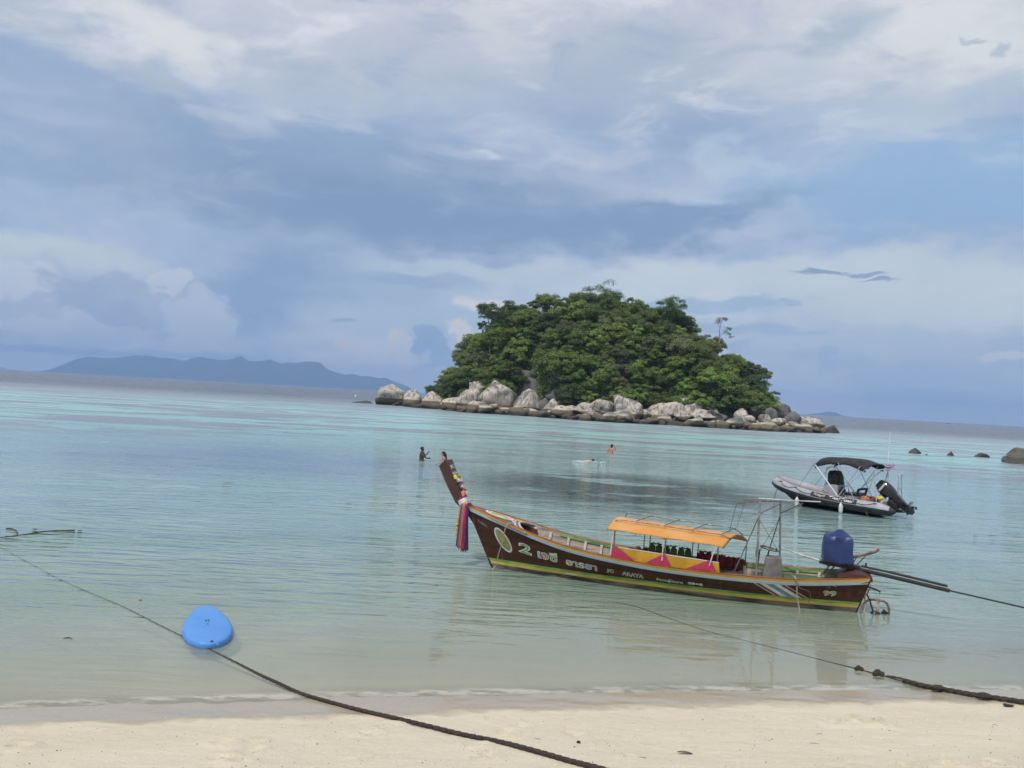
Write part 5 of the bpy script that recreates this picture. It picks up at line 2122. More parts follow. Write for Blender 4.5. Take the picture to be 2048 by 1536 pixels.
for k, (x, z, lab) in enumerate(((2.95, .60, 'orange float left of the life vests on the far rail'), (3.22, .575, 'smaller pale orange float beside the life vests'))):
    o = MB().ball((0, 0, 0), .055 if k == 0 else .045, 10, 7, (1.3, 1, 1)).build('float', mat('float_orange', (.68, .22, .12), .6, .15, 10))
    o.matrix_world = boat_m @ Matrix.Translation((x, .60, z + .02))
    tag(o, lab, 'float')


# ================================================================== INFLATABLE BOAT
# local frame: x towards the bow, y to port (towards the beach), z up; origin at the stern on the water
RIB_LOC = (14.15, 31.5, 0.0)
RIB_RZ = R_(134)
rbt = empty('inflatable_boat', RIB_LOC, (0, R_(0.5), RIB_RZ))
tag(rbt, 'grey and black rigid inflatable boat with black sunshade behind the longtail', 'boat')
rb_m = Matrix.Translation(RIB_LOC) @ Euler((0, R_(0.5), RIB_RZ)).to_matrix().to_4x4()
m_hyp = mat('tube_light_grey', (.42, .42, .45), .55, .08, 4, color2=(.32, .32, .35))
m_hypb = mat('tube_black', (.022, .024, .030), .45, .25, 5)
m_grp = mat('hull_charcoal', (.035, .036, .042), .5, .2, 4)
m_alu = mat('alloy_pipe', (.60, .61, .63), .35, .1, 8, metal=.6)
m_cons = mat('console_grey', (.38, .39, .41), .5, .1, 5)
m_bcloth = mat('black_cloth', (.022, .022, .026), .75, .25, 5, bump=.006, bscale=8)

# centre line of the buoyancy tube, port cone to starboard cone round the bow
TC = [(-.62, .84, .27), (-.28, .86, .30), (.3, .87, .33), (1.2, .88, .37), (2.2, .86, .44), (3.1, .78, .56), (3.8, .58, .69), (4.25, .29, .79), (4.40, 0, .82)]
TC = TC + [(x, -y, z) for x, y, z in TC[-2::-1]]
path = curve_pts(TC, 6)
nP = len(path)
rad = []
for i in range(nP):
    d = min(i, nP - 1 - i) / 6.0
    rad.append(.03 + .20 * min(1, d / 1.5) ** .7 if d < 1.5 else .23)


def tube_ring(i, a0, a1, n, grow=0.0):
    p = path[i]
    t_ = (path[min(i + 1, nP - 1)] - path[max(i - 1, 0)]).normalized()
    out_ = Vector((t_.y, -t_.x, 0)).normalized()
    # make "out" point away from the boat
    cen = Vector((1.8, 0, p.z))
    if out_.dot(p - cen) < 0 and abs(p.y) > .05:
        out_ = -out_
    if abs(p.y) <= .05:
        out_ = Vector((1, 0, 0))
    upv = Vector((0, 0, 1))
    return [p + (out_ * math.cos(a0 + (a1 - a0) * k / n) + upv * math.sin(a0 + (a1 - a0) * k / n)) * (rad[i] + grow) for k in range(n + 1)]


def tube_skin(name, m, a0, a1, n, grow=0.0, i0=0, i1=None):
    b = MB()
    i1 = nP if i1 is None else i1
    for i in range(i0, i1):
        b.v += [tuple(q) for q in tube_ring(i, a0, a1, n, grow)]
    for i in range(i1 - i0 - 1):
        for k in range(n):
            b.f.append((i * (n + 1) + k, (i + 1) * (n + 1) + k, (i + 1) * (n + 1) + k + 1, i * (n + 1) + k + 1))
    return b.build(name, m, rbt, angle=60)


tube_skin('tube', m_hyp, R_(-5), R_(205), 16)
tube_skin('tube_skirt', m_hypb, R_(-155), R_(-5), 12)
tube_skin('rubbing_strake', m_hypb, R_(-14), R_(6), 3, .022)
tube_skin('tube_piping', m_hypb, R_(86), R_(94), 2, .006, 10, nP - 10)
# dark end caps on the cones
tube_skin('cone_cap', m_hypb, R_(-160), R_(200), 14, .004, 0, 5)
tube_skin('cone_cap', m_hypb, R_(-160), R_(200), 14, .004, nP - 5, nP)
# hull, deck, transom
b = MB()
rings = []
for x, hw, kz, cz in ((.0, .62, -.16, .16), (1.2, .63, -.18, .18), (2.2, .60, -.17, .24), (3.1, .50, -.06, .34), (3.8, .30, .18, .46), (4.2, .06, .46, .58)):
    rings.append([Vector((x, 0, kz)), Vector((x, hw, cz - .06)), Vector((x, hw, cz + .05)), Vector((x, -hw, cz + .05)), Vector((x, -hw, cz - .06))])
b.loft(rings)
b.build('hull', m_grp, rbt, angle=25)
b = MB()
b.box((.02, 0, .30), (.06, 1.15, .52))
b.build('transom', m_cons, rbt, bevel=.01)
# console, windscreen hood, seats
b = MB()
b.loft([[Vector((1.75, -.36, .22)), Vector((1.75, .36, .22)), Vector((2.55, .36, .22)), Vector((2.55, -.36, .22))],
        [Vector((1.80, -.33, .95)), Vector((1.80, .33, .95)), Vector((2.35, .33, .95)), Vector((2.35, -.33, .95))],
        [Vector((1.95, -.28, 1.12)), Vector((1.95, .28, 1.12)), Vector((2.25, .28, 1.12)), Vector((2.25, -.28, 1.12))]])
cons = b.build('console', m_cons, rbt, smooth=False, bevel=.02)
b = MB()
rr = []
for z, x0, x1, hw in ((.98, 1.82, 2.18, .32), (1.15, 1.86, 2.20, .33), (1.35, 1.90, 2.22, .31), (1.47, 1.94, 2.20, .27), (1.50, 1.98, 2.16, .22)):
    rr.append([Vector((x0, -hw, z)), Vector((x0 - .02, 0, z)), Vector((x0, hw, z)), Vector((x1, hw, z)), Vector((x1 + .03, 0, z)), Vector((x1, -hw, z))])
b.loft(rr)
b.build('console_cover', mat('cover_olive_black', (.030, .030, .026), .8, .3, 5, bump=.01, bscale=9), cons, angle=50)
b = MB()
b.tube(curve_pts([(2.28, -.36, .95), (2.26, -.36, 1.45), (2.24, -.30, 1.60), (2.24, .30, 1.60), (2.26, .36, 1.45), (2.28, .36, .95)], 4), .018, 6)
b.build('console_rail', m_alu, cons)
b = MB()
b.box((1.78, -.1, .80), (.04, .28, .20), (0, .3, 0))
b.box((1.74, .18, .74), (.04, .16, .16), (0, .3, 0))
b.tube([(1.78, 0, .72), (1.62, 0, .80)], .02, 6)
P = [(1.60 + .02 * math.cos(a), .17 * math.cos(a), .80 + .17 * math.sin(a)) for a in [2 * math.pi * k / 20 for k in range(20)]]
b.tube(P, .014, 6, closed=True)
b.build('helm', c_black, cons)
b = MB()
b.box((1.25, 0, .44), (.50, .75, .42))
b.build('helm_seat', m_cons, rbt, bevel=.03)
b = MB()
b.box((1.25, 0, .69), (.54, .80, .10))
b.build('seat_cushion', m_hypb, rbt, bevel=.03)
b = MB()
b.tube(curve_pts([(1.02, .36, .70), (.98, .38, .86), (.96, .30, .90), (.96, -.30, .90), (.98, -.38, .86), (1.02, -.36, .70)], 4), .045, 8)
b.build('seat_backrest', m_bcloth, rbt)
b = MB()
b.box((3.0, 0, .46), (.7, .7, .26))
b.build('bow_locker', m_cons, rbt, bevel=.04)
# orange life vests stowed aft
for k, (x, y, z, lab) in enumerate(((.78, .20, .52, 'orange life jacket stowed aft of the seat in the inflatable'), (.58, -.05, .50, 'darker red life jacket beside the orange one in the inflatable'))):
    o = MB().ball((0, 0, 0), .17, 12, 8, (1.0, 1.4, .95), fn=lambda q: 1 + .2 * mnoise.noise(q * 2 + Vector((k * 5, 0, 0)))).build('life_jacket', mat('jacket_%d' % k, ((.62, .20, .07), (.22, .07, .06))[k], .8, .2, 9))
    o.matrix_world = rb_m @ Matrix.Translation((x, y, z))
    tag(o, lab, 'life jacket')
# yellow dry bag
o = MB().ball((0, 0, 0), .11, 12, 8, (1.3, 1.1, .75), fn=lambda q: 1 + .12 * mnoise.noise(q * 3)).build('dry_bag', mat('bag_yellow', (.72, .62, .03), .5, .1, 8))
o.matrix_world = rb_m @ Matrix.Translation((.16, .42, .66))
tag(o, 'yellow bag lying beside the outboard on the inflatable', 'bag')

# sunshade on its folding frame
def bim_z(x, y):
    s_ = (x - .55) / 2.0
    crown = 1.98 + .04 * math.sin(s_ * math.pi) - .10 * max(0, s_ - .6) - .22 * max(0, .32 - s_)
    hump = .035 * abs(math.sin(s_ * math.pi * 2))
    return crown + hump - .16 * abs(y / .78) ** 3.0 - (.10 * smoothstep(.93, 1.0, s_) if s_ > .9 else 0)


b = MB()


def bim_fn(i, j):
    x = .45 + 2.1 * i
    y = -.80 + 1.60 * j
    z = bim_z(x, y)
    z -= .012 * math.sin(i * 18 + j * 3) * (1 - abs(2 * j - 1))
    return (x + .10 * (1 - abs(2 * j - 1)) * (i - .5), y, z)


b.grid(bim_fn, 33, 17)
o = b.build('sunshade', m_bcloth, rbt, angle=180)
sm = o.modifiers.new('thick', 'SOLIDIFY')
sm.thickness = .02
# side valance
for s in (-1, 1):
    b = MB()

    def vf(i, j, s=s):
        x = .55 + 1.95 * i
        dip = .06 + .10 * abs(math.cos(i * math.pi)) ** 2
        return (x, s * (.80 + .01 * math.sin(i * 20)), bim_z(x, .80) - dip * j)
    b.grid(vf, 21, 4)
    o = b.build('valance', m_bcloth, rbt, angle=180)
    sm = o.modifiers.new('thick', 'SOLIDIFY')
    sm.thickness = .01
for s in (-1, 1):
    b = MB()
    b.tube([(2.5, s * .80, bim_z(2.5, .8)), (1.55, s * .80, .58)], .022, 7)
    b.build('shade_strut', mat('strap_white', (.78, .78, .80), .5, .05, 6), rbt)
    b = MB()
    b.tube([(.75, s * .80, bim_z(.75, .8)), (1.55, s * .80, .58)], .016, 7)
    b.tube([(1.6, s * .80, bim_z(1.6, .8)), (.95, s * .80, .58)], .014, 7)
    b.tube([(1.25, s * .80, .98), (.55, s * .80, 1.70)], .012, 7)
    b.build('shade_frame', m_alu, rbt)
    b = MB()
    b.tube([(2.55, s * .78, bim_z(2.5, .8) + .02), (3.25, s * .66, .72)], .007, 5)
    b.build('shade_strap', m_dark, rbt)
# arch at the stern
b = MB()
for s in (-1, 1):
    b.tube([(.62, s * .62, .52), (.40, s * .62, 1.20), (.28, s * .58, 1.70)], .020, 7)
    b.tube([(.18, s * .62, .52), (.28, s * .60, 1.25), (.28, s * .58, 1.70)], .020, 7)
b.tube([(.28, -.58, 1.70), (.28, .58, 1.70)], .020, 7)
b.tube([(.40, -.62, 1.22), (.40, -.52, 1.22), (.40, -.52, 1.12), (.40, -.62, 1.12)], .012, 6, closed=True)
b.build('stern_arch', m_alu, rbt)
# boarding ladder folded up on the starboard quarter
b = MB()
b.tube(curve_pts([(-.16, -.62, .42), (-.10, -.62, 1.0), (-.10, -.64, 1.48), (-.10, -.70, 1.54), (-.10, -.84, 1.54), (-.10, -.90, 1.48), (-.10, -.92, 1.0), (-.16, -.92, .42)], 4), .022, 7)
b.box((-.11, -.77, 1.02), (.05, .26, .07))
b.box((-.11, -.77, .75), (.05, .26, .04))
b.build('boarding_ladder', m_alu, rbt)
# lifelines along the tubes
for s in (-1, 1):
    b = MB()
    P = []
    ids = [k for k in range(10, nP // 2, 7)]
    for k0, k1 in zip(ids[:-1], ids[1:]):
        for f in range(7):
            i = min(k0 + f, nP - 1)
            p = path[i]
            sag = math.sin(math.pi * f / 7)
            a = R_(52 - 30 * sag)
            outv = Vector((0, 1, 0)) if p.y > 0 else Vector((0, -1, 0))
            q = p + (outv * math.cos(a) + Vector((0, 0, 1)) * math.sin(a)) * (rad[i] + .012)
            P.append(Vector((q.x, abs(q.y) * -s, q.z)))
    b.tube(P, .011, 5)
    b.build('lifeline', m_dark, rbt)
    for k in ids:
        p = path[k]
        b = MB()
        b.ball((p.x, -s * (abs(p.y) + rad[k] * .62), p.z + rad[k] * .80), .05, 8, 5, (1.6, .7, .45))
        b.build('grab_patch', m_hypb, rbt)
# name plate wrapped on the port tube
i0_, i1_ = 15, 26


def on_tube(a, bb, off):
    """a: 0 at the bow end .. 1 at the stern end of the plate, bb: angle fraction"""
    f = i1_ + (i0_ - i1_) * a
    i = int(f)
    fr_ = f - i
    r0, r1 = tube_ring(i, R_(12), R_(62), 1, off), tube_ring(i + 1, R_(12), R_(62), 1, off)
    ang = R_(12 + 50 * bb)
    p = path[i].lerp(path[i + 1], fr_)
    return p + (Vector((0, 1, 0)) * math.cos(ang) + Vector((0, 0, 1)) * math.sin(ang)) * (rad[i] + off)


b = MB()
b.grid(lambda i, j: on_tube(i, j, .006), 15, 6)
b.build('name_plate', c_black, rbt, angle=180)
put_text('plate_lettering', 'Koya', .06, .33, .22, .82, 0, on_tube, c_cream, rbt, .010, .03, .2)
put_text('plate_lettering', 'ThaiTour', .40, .95, .18, .86, 0, on_tube, c_white, rbt, .010, .03, .2)

# outboard, tilted up
ob = empty('outboard_motor', (-.12, 0, .62), (0, R_(52), 0), rbt)
ob.scale = (1.10,) * 3
b = MB()
rr = []
for z, x0, x1, hw in ((-.02, -.30, .08, .15), (.08, -.36, .12, .19), (.30, -.40, .14, .21), (.48, -.40, .12, .20), (.60, -.36, .06, .17), (.66, -.28, -.02, .11)):
    ring = []
    for k in range(20):
        a = 2 * math.pi * k / 20
        ca, sa = math.cos(a), math.sin(a)
        q = max(abs(ca), abs(sa)) ** .55
        ring.append(Vector(((x0 + x1) / 2 + ca / q * (x1 - x0) / 2 * .88, sa / q * hw * .88, z)))
    rr.append(ring)
b.loft(rr)
ob.name = 'outboard_motor'
m_ob = mat('outboard_black', (.016, .015, .020), .22, .2, 5, coat=.5)
b.build('cowling', m_ob, ob, angle=50)
b = MB()
b.box((-.14, 0, .655), (.30, .26, .04))
b.build('cowling_cap', m_ob, ob, bevel=.015)
b = MB()
b.loft([[Vector((x, y, z)) for x, y in ((x0, -hw), (x1, -hw), (x1, hw), (x0, hw))] for z, x0, x1, hw in ((-.02, -.28, .04, .11), (-.25, -.26, .0, .085), (-.50, -.24, -.02, .065), (-.66, -.24, -.04, .04), (-.80, -.22, -.08, .02))])
b.box((-.20, 0, -.52), (.42, .30, .016))
b.ball((-.14, 0, -.66), .07, 10, 7, (2.6, 1, 1))
b.build('leg', m_ob, ob, angle=40)
b = MB()
for k in range(3):
    a = 2 * math.pi * k / 3
    d = Vector((0, math.cos(a), math.sin(a)))
    e = Vector((.4, -math.sin(a), math.cos(a)))
    c = Vector((-.34, 0, -.66))
    b.prism([c + d * .02 - e * .03, c + d * .09 - e * .06, c + d * .13, c + d * .09 + e * .06, c + d * .02 + e * .03], (.008, 0, 0))
b.build('propeller', c_black, ob)
b = MB()
b.box((.05, 0, -.12), (.14, .26, .30))
b.box((.10, .09, -.16), (.16, .05, .36))
b.box((.10, -.09, -.16), (.16, .05, .36))
b.build('tilt_bracket', m_dark, ob, bevel=.01)
b = MB()
for s in (-1, 1):
    b.box((-.16, s * .208, .45), (.32, .004, .07))
b.build('cowling_stripe', paint('silver', (.55, .52, .55)), ob)
for s in (-1, 1):
    b = MB()
    b.prism([(-.05, s * .178, .10), (.02, s * .178, .13), (.05, s * .178, .07), (.0, s * .178, .04)], (0, s * .006, 0))
    b.build('cowling_badge', c_white, ob)

# antenna with the flag caught on the arch
b = MB()
b.tube([(.28, -.50, 1.70), (.26, -.52, 2.60), (.25, -.53, 3.15)], [.014, .010, .006], 6)
b.build('antenna', mat('antenna_white', (.8, .8, .8), .4, .03, 6), rbt)
fl = empty('flag')
fl.matrix_world = rb_m @ Matrix.Translation((.27, -.38, 1.84)) @ Matrix.Scale(.55, 4)
NVF = 5
bands = [(0, 1 / 6, (.42, .03, .06)), (1 / 6, 2 / 6, (.74, .73, .72)), (2 / 6, 4 / 6, (.06, .08, .28)), (4 / 6, 5 / 6, (.74, .73, .72)), (5 / 6, 1, (.42, .03, .06))]
for k, (v0, v1, cc) in enumerate(bands):
    b = MB()

    def ff(i, j, v0=v0, v1=v1):
        v = v0 + (v1 - v0) * j
        return (-.05 - .12 * v + .50 * (i - .5) * -.9, -.10 - .35 * i + .10 * math.sin(i * 5 + v * 2), .16 * (i ** 1.5) - .30 * v + .05 * math.sin(i * 7 + v * 3))
    b.grid(ff, 14, 4)
    b.build('band', mat('flag_%d' % min(k, 4 - k), cc, .8, .08, 8, trans=.2), fl, angle=180)
tag(fl, 'small red, white and blue striped flag on the stern arch of the inflatable', 'flag')
# fenders
for k, (x, lab) in enumerate(((3.05, 'white fender hanging near the bow of the inflatable'), (1.28, 'white fender hanging amidships on the inflatable'))):
    f_ = empty('fender')
    yy = .76 if k == 0 else .80
    f_.matrix_world = rb_m @ Matrix.Translation((x, yy + .31, .02))
    b = MB()
    prof = [(.012, .40), (.028, .37), (.062, .32), (.078, .25), (.078, .10), (.066, .02), (.035, -.02), (.012, -.03)]
    b.loft([[Vector((r * math.cos(a), r * math.sin(a), z)) for a in [2 * math.pi * q / 14 for q in range(14)]] for r, z in prof])
    b.build('float', mat('fender_white', (.68, .68, .64), .45, .04, 5), f_)
    b = MB()
    b.tube([(0, 0, .38), (0, -.08, .58), (0, -.22, .72)], .010, 5)
    b.build('lanyard', m_iron, f_)
    tag(f_, lab, 'fender', 'fenders of the inflatable boat')
rope_thing('bow_painter', [rb_m @ Vector((4.42, .05, .60)), rb_m @ Vector((4.50, .12, .25)), rb_m @ Vector((4.56, .16, -.3))], .010, m_dark, 'dark line dropping from the bow of the inflatable into water')
rope_thing('tow_rope', [rb_m @ Vector((.35, .78, .60)), rb_m @ Vector((.42, 1.02, .42)), rb_m @ Vector((.36, 1.06, .18)), rb_m @ Vector((.22, 1.10, -.08))], .012, m_iron, 'dark red rope trailing over the near tube by the outboard')

# ================================================================== PADDLE BOARD
pb = empty('paddle_board')
pn, pf = atz(419, 1288, .07), atz(411, 1213, .10)
L_b = (pf - pn).length
ang = math.atan2(pf.y - pn.y, pf.x - pn.x)
pb.matrix_world = Matrix.Translation((pn + pf) / 2 * Vector((1, 1, 0)).length / 1.41421356 if False else Matrix.Translation(Vector(((pn.x + pf.x) / 2, (pn.y + pf.y) / 2, 0)))) @ Matrix.Rotation(ang, 4, 'Z') if False else \
    Matrix.Translation(Vector(((pn.x + pf.x) / 2, (pn.y + pf.y) / 2, 0))) @ Matrix.Rotation(ang, 4, 'Z')
b = MB()
W_ = [(-1.0, .02), (-.99, .16), (-.96, .36), (-.88, .54), (-.76, .73), (-.60, .88), (-.35, .985), (-.10, 1.0), (.22, .90), (.50, .74), (.72, .56), (.87, .37), (.95, .21), (.985, .10), (1.0, .02)]
rings = []
hwid = .345
for s_, wd in W_:
    ring = []
    rk = .05 * max(0, s_) ** 2.2          # nose rocker
    th = .075 * (1 - .35 * abs(s_) ** 4)
    for k in range(20):
        a = 2 * math.pi * k / 20
        ca, sa = math.cos(a), math.sin(a)
        yy = hwid * wd * math.copysign(abs(ca) ** .55, ca)
        zz = th * math.copysign(abs(sa) ** .42, sa) * min(1, wd * 2 + .35)
        ring.append(Vector((s_ * L_b / 2, yy, .035 + rk + zz)))
    rings.append(ring)
b.loft(rings)
m_blue = bpy.data.materials.new('board_blue')
m_blue.use_nodes = True
t = NT(m_blue.node_tree)
bs = m_blue.node_tree.nodes['Principled BSDF']
tc = t.new('ShaderNodeTexCoord').outputs['Object']
sx_, sy_, sz_ = t.sep(tc)
n1 = t.noise(tc, 7.0, 5, .65)
n0 = t.noise(tc, 2.2, 4, .6)
edge = t.smooth(t.m('ABSOLUTE', sy_), .26, .34)
edge = t.m('MAXIMUM', edge, t.smooth(t.m('ABSOLUTE', sx_), L_b * .5 - .14, L_b * .5 - .02))
c = t.mix(t.smooth(n0, .3, .7), (.078, .262, .64), (.096, .298, .69))
c = t.mix(t.m('MULTIPLY', edge, t.smooth(n1, .60, .66)), c, (.62, .74, .84))
t.put(bs.inputs['Base Color'], c)
bs.inputs['Roughness'].default_value = .45
b.build('deck', m_blue, pb, angle=60)
b = MB()
b.ball((-.10, 0, .108), .018, 8, 5, (1, 1, .5))
b.ball((-L_b / 2 + .05, -.03, .085), .022, 8, 5, (1, 1, .9))
b.build('plug', c_black, pb)
b = MB()
b.tube(curve_pts([(0.02, .014, .106), (.08, .020, .122), (.16, .016, .106)], 4), .006, 5)
b.tube(curve_pts([(0.02, -.014, .106), (.08, -.018, .122), (.16, -.014, .106)], 4), .006, 5)
b.build('handle', c_black, pb)
b = MB()
b.prism([(-L_b / 2 + .22, 0, .0), (-L_b / 2 + .40, 0, .0), (-L_b / 2 + .24, 0, -.16)], (0, .008, 0))
b.build('fin', c_black, pb)
tag(pb, 'bright blue paddle board floating near the shore across a rope', 'paddle board')

# ================================================================== ROPES ON THE BEACH
m_brope = mat('mooring_rope_dark', (.028, .021, .017), .9, .3, 30, color2=(.055, .046, .036), bump=.010, bscale=45)
m_brope2 = mat('mooring_rope_weedy', (.030, .024, .019), .9, .3, 20, color2=(.055, .048, .036), bump=.012, bscale=40)


def ground_px(px, py, lift=0.0, under=None):
    """point on the sand (or, with under, at that height below the water)"""
    if under is not None:
        return atz(px, py, under)
    z = 0.1
    for _ in range(8):
        p = atz(px, py, z + lift)
        z = sand_z(p.x, p.y)
    return atz(px, py, z + lift)


def on_bed(px, py, lift):
    """seen through the surface: lies on the bed of the shallow water straight below"""
    p = atz(px, py)
    return Vector((p.x, p.y, max(sand_z(p.x, p.y) + lift, -.03)))


pts = [atz(-60, 1068, -.0125), atz(0, 1096, -.0125), atz(60, 1128, -.0122), atz(120, 1160, -.0128), atz(180, 1187, -.0125), atz(240, 1212, -.0128), atz(300, 1242, -.012), atz(360, 1272, -.012),
       atz(410, 1296, -.012), atz(470, 1325, -.008), atz(520, 1350, -.002), atz(556, 1366, .008)]
pts += [ground_px(x, y, .022) for x, y in ((600, 1386), (660, 1404), (720, 1420), (790, 1436), (860, 1453), (930, 1470), (1000, 1484), (1070, 1502), (1140, 1522), (1210, 1540), (1300, 1568))]
rope_thing('mooring_rope', pts, (.0125, .026), m_brope, 'thick dark mooring rope running from the water past the blue board over the sand', n=12, seg=34, lay=.9)
pts = [atz(1150, 1190, -.012), atz(1225, 1203, -.005), atz(1270, 1213, .0), atz(1290, 1219, .0), atz(1350, 1241, -.003), atz(1420, 1264, -.005), atz(1500, 1284, -.006), atz(1580, 1304, -.005), atz(1650, 1322, -.003),
       atz(1715, 1338, .004), atz(1760, 1350, .012), atz(1810, 1364, .012)]
rope_thing('mooring_rope', pts, .0085, m_brope2, 'thin brown rope slanting at the surface from the longtail towards the right shore', n=6, seg=8)
pts = [atz(1806, 1361, .02)] + [ground_px(x, y, .035) for x, y in ((1850, 1372), (1900, 1381), (1950, 1390), (2000, 1397), (2060, 1406), (2140, 1418))]
rope_thing('mooring_rope', pts, .031, m_brope2, 'heavy weed-covered rope lying on wet sand at the right edge', n=12, seg=26, lay=.8)
for k, (px, py, r, lab) in enumerate(((1718, 1338, .034, 'brown rounded float on the thin rope, farther from the heavy rope'), (1757, 1348, .044, 'brown knotty clump on the thin rope beside the heavy rope'))):
    p = atz(px, py, .02)
    o = MB()
    for q in range(3):
        o.ball((r * (q - 1) * 1.1, .02 * (q % 2), r * .3 * (q % 2)), r * (.9 + .2 * (q % 2)), 10, 7, fn=lambda d: 1 + .2 * mnoise.noise(d * 2.4 + Vector((k * 9 + q, 0, 0))))
    o = o.build('rope_float', m_brope2)
    o.location = p
    tag(o, lab, 'float')
for k, (px, py) in enumerate(((1875, 1375), (1968, 1391))):
    p = ground_px(px, py, .06)
    o = MB().ball((0, 0, 0), .05, 10, 7, (1.9, 1, .75), fn=lambda d: 1 + .25 * mnoise.noise(d * 3 + Vector((k * 9, 2, 0)))).build('weed_tuft', m_brope2)
    o.location = p + Vector((0, .0, 0))
    tag(o, ('left tuft of dark weed clinging to the heavy rope', 'right tuft of dark weed clinging to the heavy rope')[k], 'seaweed')
# loose weed in the wash beside the rope end
b = MB()
for k in range(16):
    p = atz(1770 + k * 3.2, 1352 + k * .7, .012)
    q = p + Vector((rnd.uniform(.03, .14), rnd.uniform(-.03, .03), 0))
    b.tube(curve_pts([p, (p + q) / 2 + Vector((0, rnd.uniform(-.02, .02), .008)), q], 3), .006, 4)
o = b.build('seaweed', m_brope2)
tag(o, 'wisps of dark seaweed floating at the end of the heavy rope', 'seaweed', kind='stuff')

# floating twig of weed at the left edge
b = MB()
P = [atz(x, y, .01) for x, y in ((-30, 1078), (0, 1075), (25, 1072), (60, 1067), (100, 1062), (145, 1061))]
b.tube(curve_pts(P, 5), .009, 5)
b.tube(curve_pts([atz(35, 1071, .01), atz(33, 1062, .012), atz(22, 1057, .012), atz(12, 1057, .012)], 4), .012, 5)
b.tube(curve_pts([atz(50, 1069, .01), atz(85, 1063, .012), atz(150, 1060, .012)], 4), .012, 5)
for x, y in ((85, 1063), (112, 1061), (135, 1061), (70, 1058), (160, 1061)):
    b.ball(atz(x, y, .006), .035, 6, 4, (1.8, .5, .25))
o = b.build('drifting_branch', mat('weed_brown', (.07, .055, .032), .8, .3, 10))
tag(o, 'thin brown branch of weed drifting at the left edge', 'branch')
# little bits adrift
for i, (px, py, w_, lab) in enumerate(((455, 966, 24, 'thin dark scrap of weed drifting in the left middle water'), (697, 1008, 14, 'tiny dark scrap of weed left of the prow'), (815, 1006, 6, 'speck of weed drifting just left of the prow'),
                                       (1950, 1072, 10, 'small scrap of weed right of the inflatable, the left one'), (1984, 1071, 18, 'small scrap of weed right of the inflatable, the right one'), (135, 1277, 20, 'pale scrap drifting left of the blue board'),
                                       (280, 1201, 6, 'dark speck drifting above left of the blue board'))):
    p = atz(px, py, .008)
    k = p.y / FPX * w_
    b = MB()
    b.tube(curve_pts([p - Vector((k / 2, 0, 0)), p + Vector((0, .03, .004)), p + Vector((k / 2, .0, 0))], 4), [.003, .008, .012, .015, .015, .012, .010, .008, .003], 5, flat=.5)
    o = b.build('weed_scrap', MATS['weed_brown'])
    tag(o, lab, 'seaweed')

# ================================================================== PEOPLE IN THE WATER
def skin_body(name, J, E_, parent, loc, rz, m, sub=2):
    """continuous body grown over a skeleton: J = {joint: (x, y, z, radius)}"""
    names = list(J)
    me = bpy.data.meshes.new(name)
    me.from_pydata([J[k][:3] for k in names], [(names.index(a), names.index(b_)) for a, b_ in E_], [])
    o = bpy.data.objects.new(name, me)
    COL.objects.link(o)
    sk = o.modifiers.new('skin', 'SKIN')
    sk.use_smooth_shade = True
    lay = me.skin_vertices[0].data
    for i, k in enumerate(names):
        r = J[k][3]
        lay[i].radius = r if isinstance(r, tuple) else (r, r)
        lay[i].use_root = (k == 'pelvis')
    ss = o.modifiers.new('sub', 'SUBSURF')
    ss.levels = ss.render_levels = sub
    bpy.context.view_layer.update()
    dg = bpy.context.evaluated_depsgraph_get()
    m2 = bpy.data.meshes.new_from_object(o.evaluated_get(dg))
    bpy.data.objects.remove(o)
    m2.materials.clear()
    m2.materials.append(m)
    m2.shade_smooth()
    return mesh_obj(name, m2, parent)


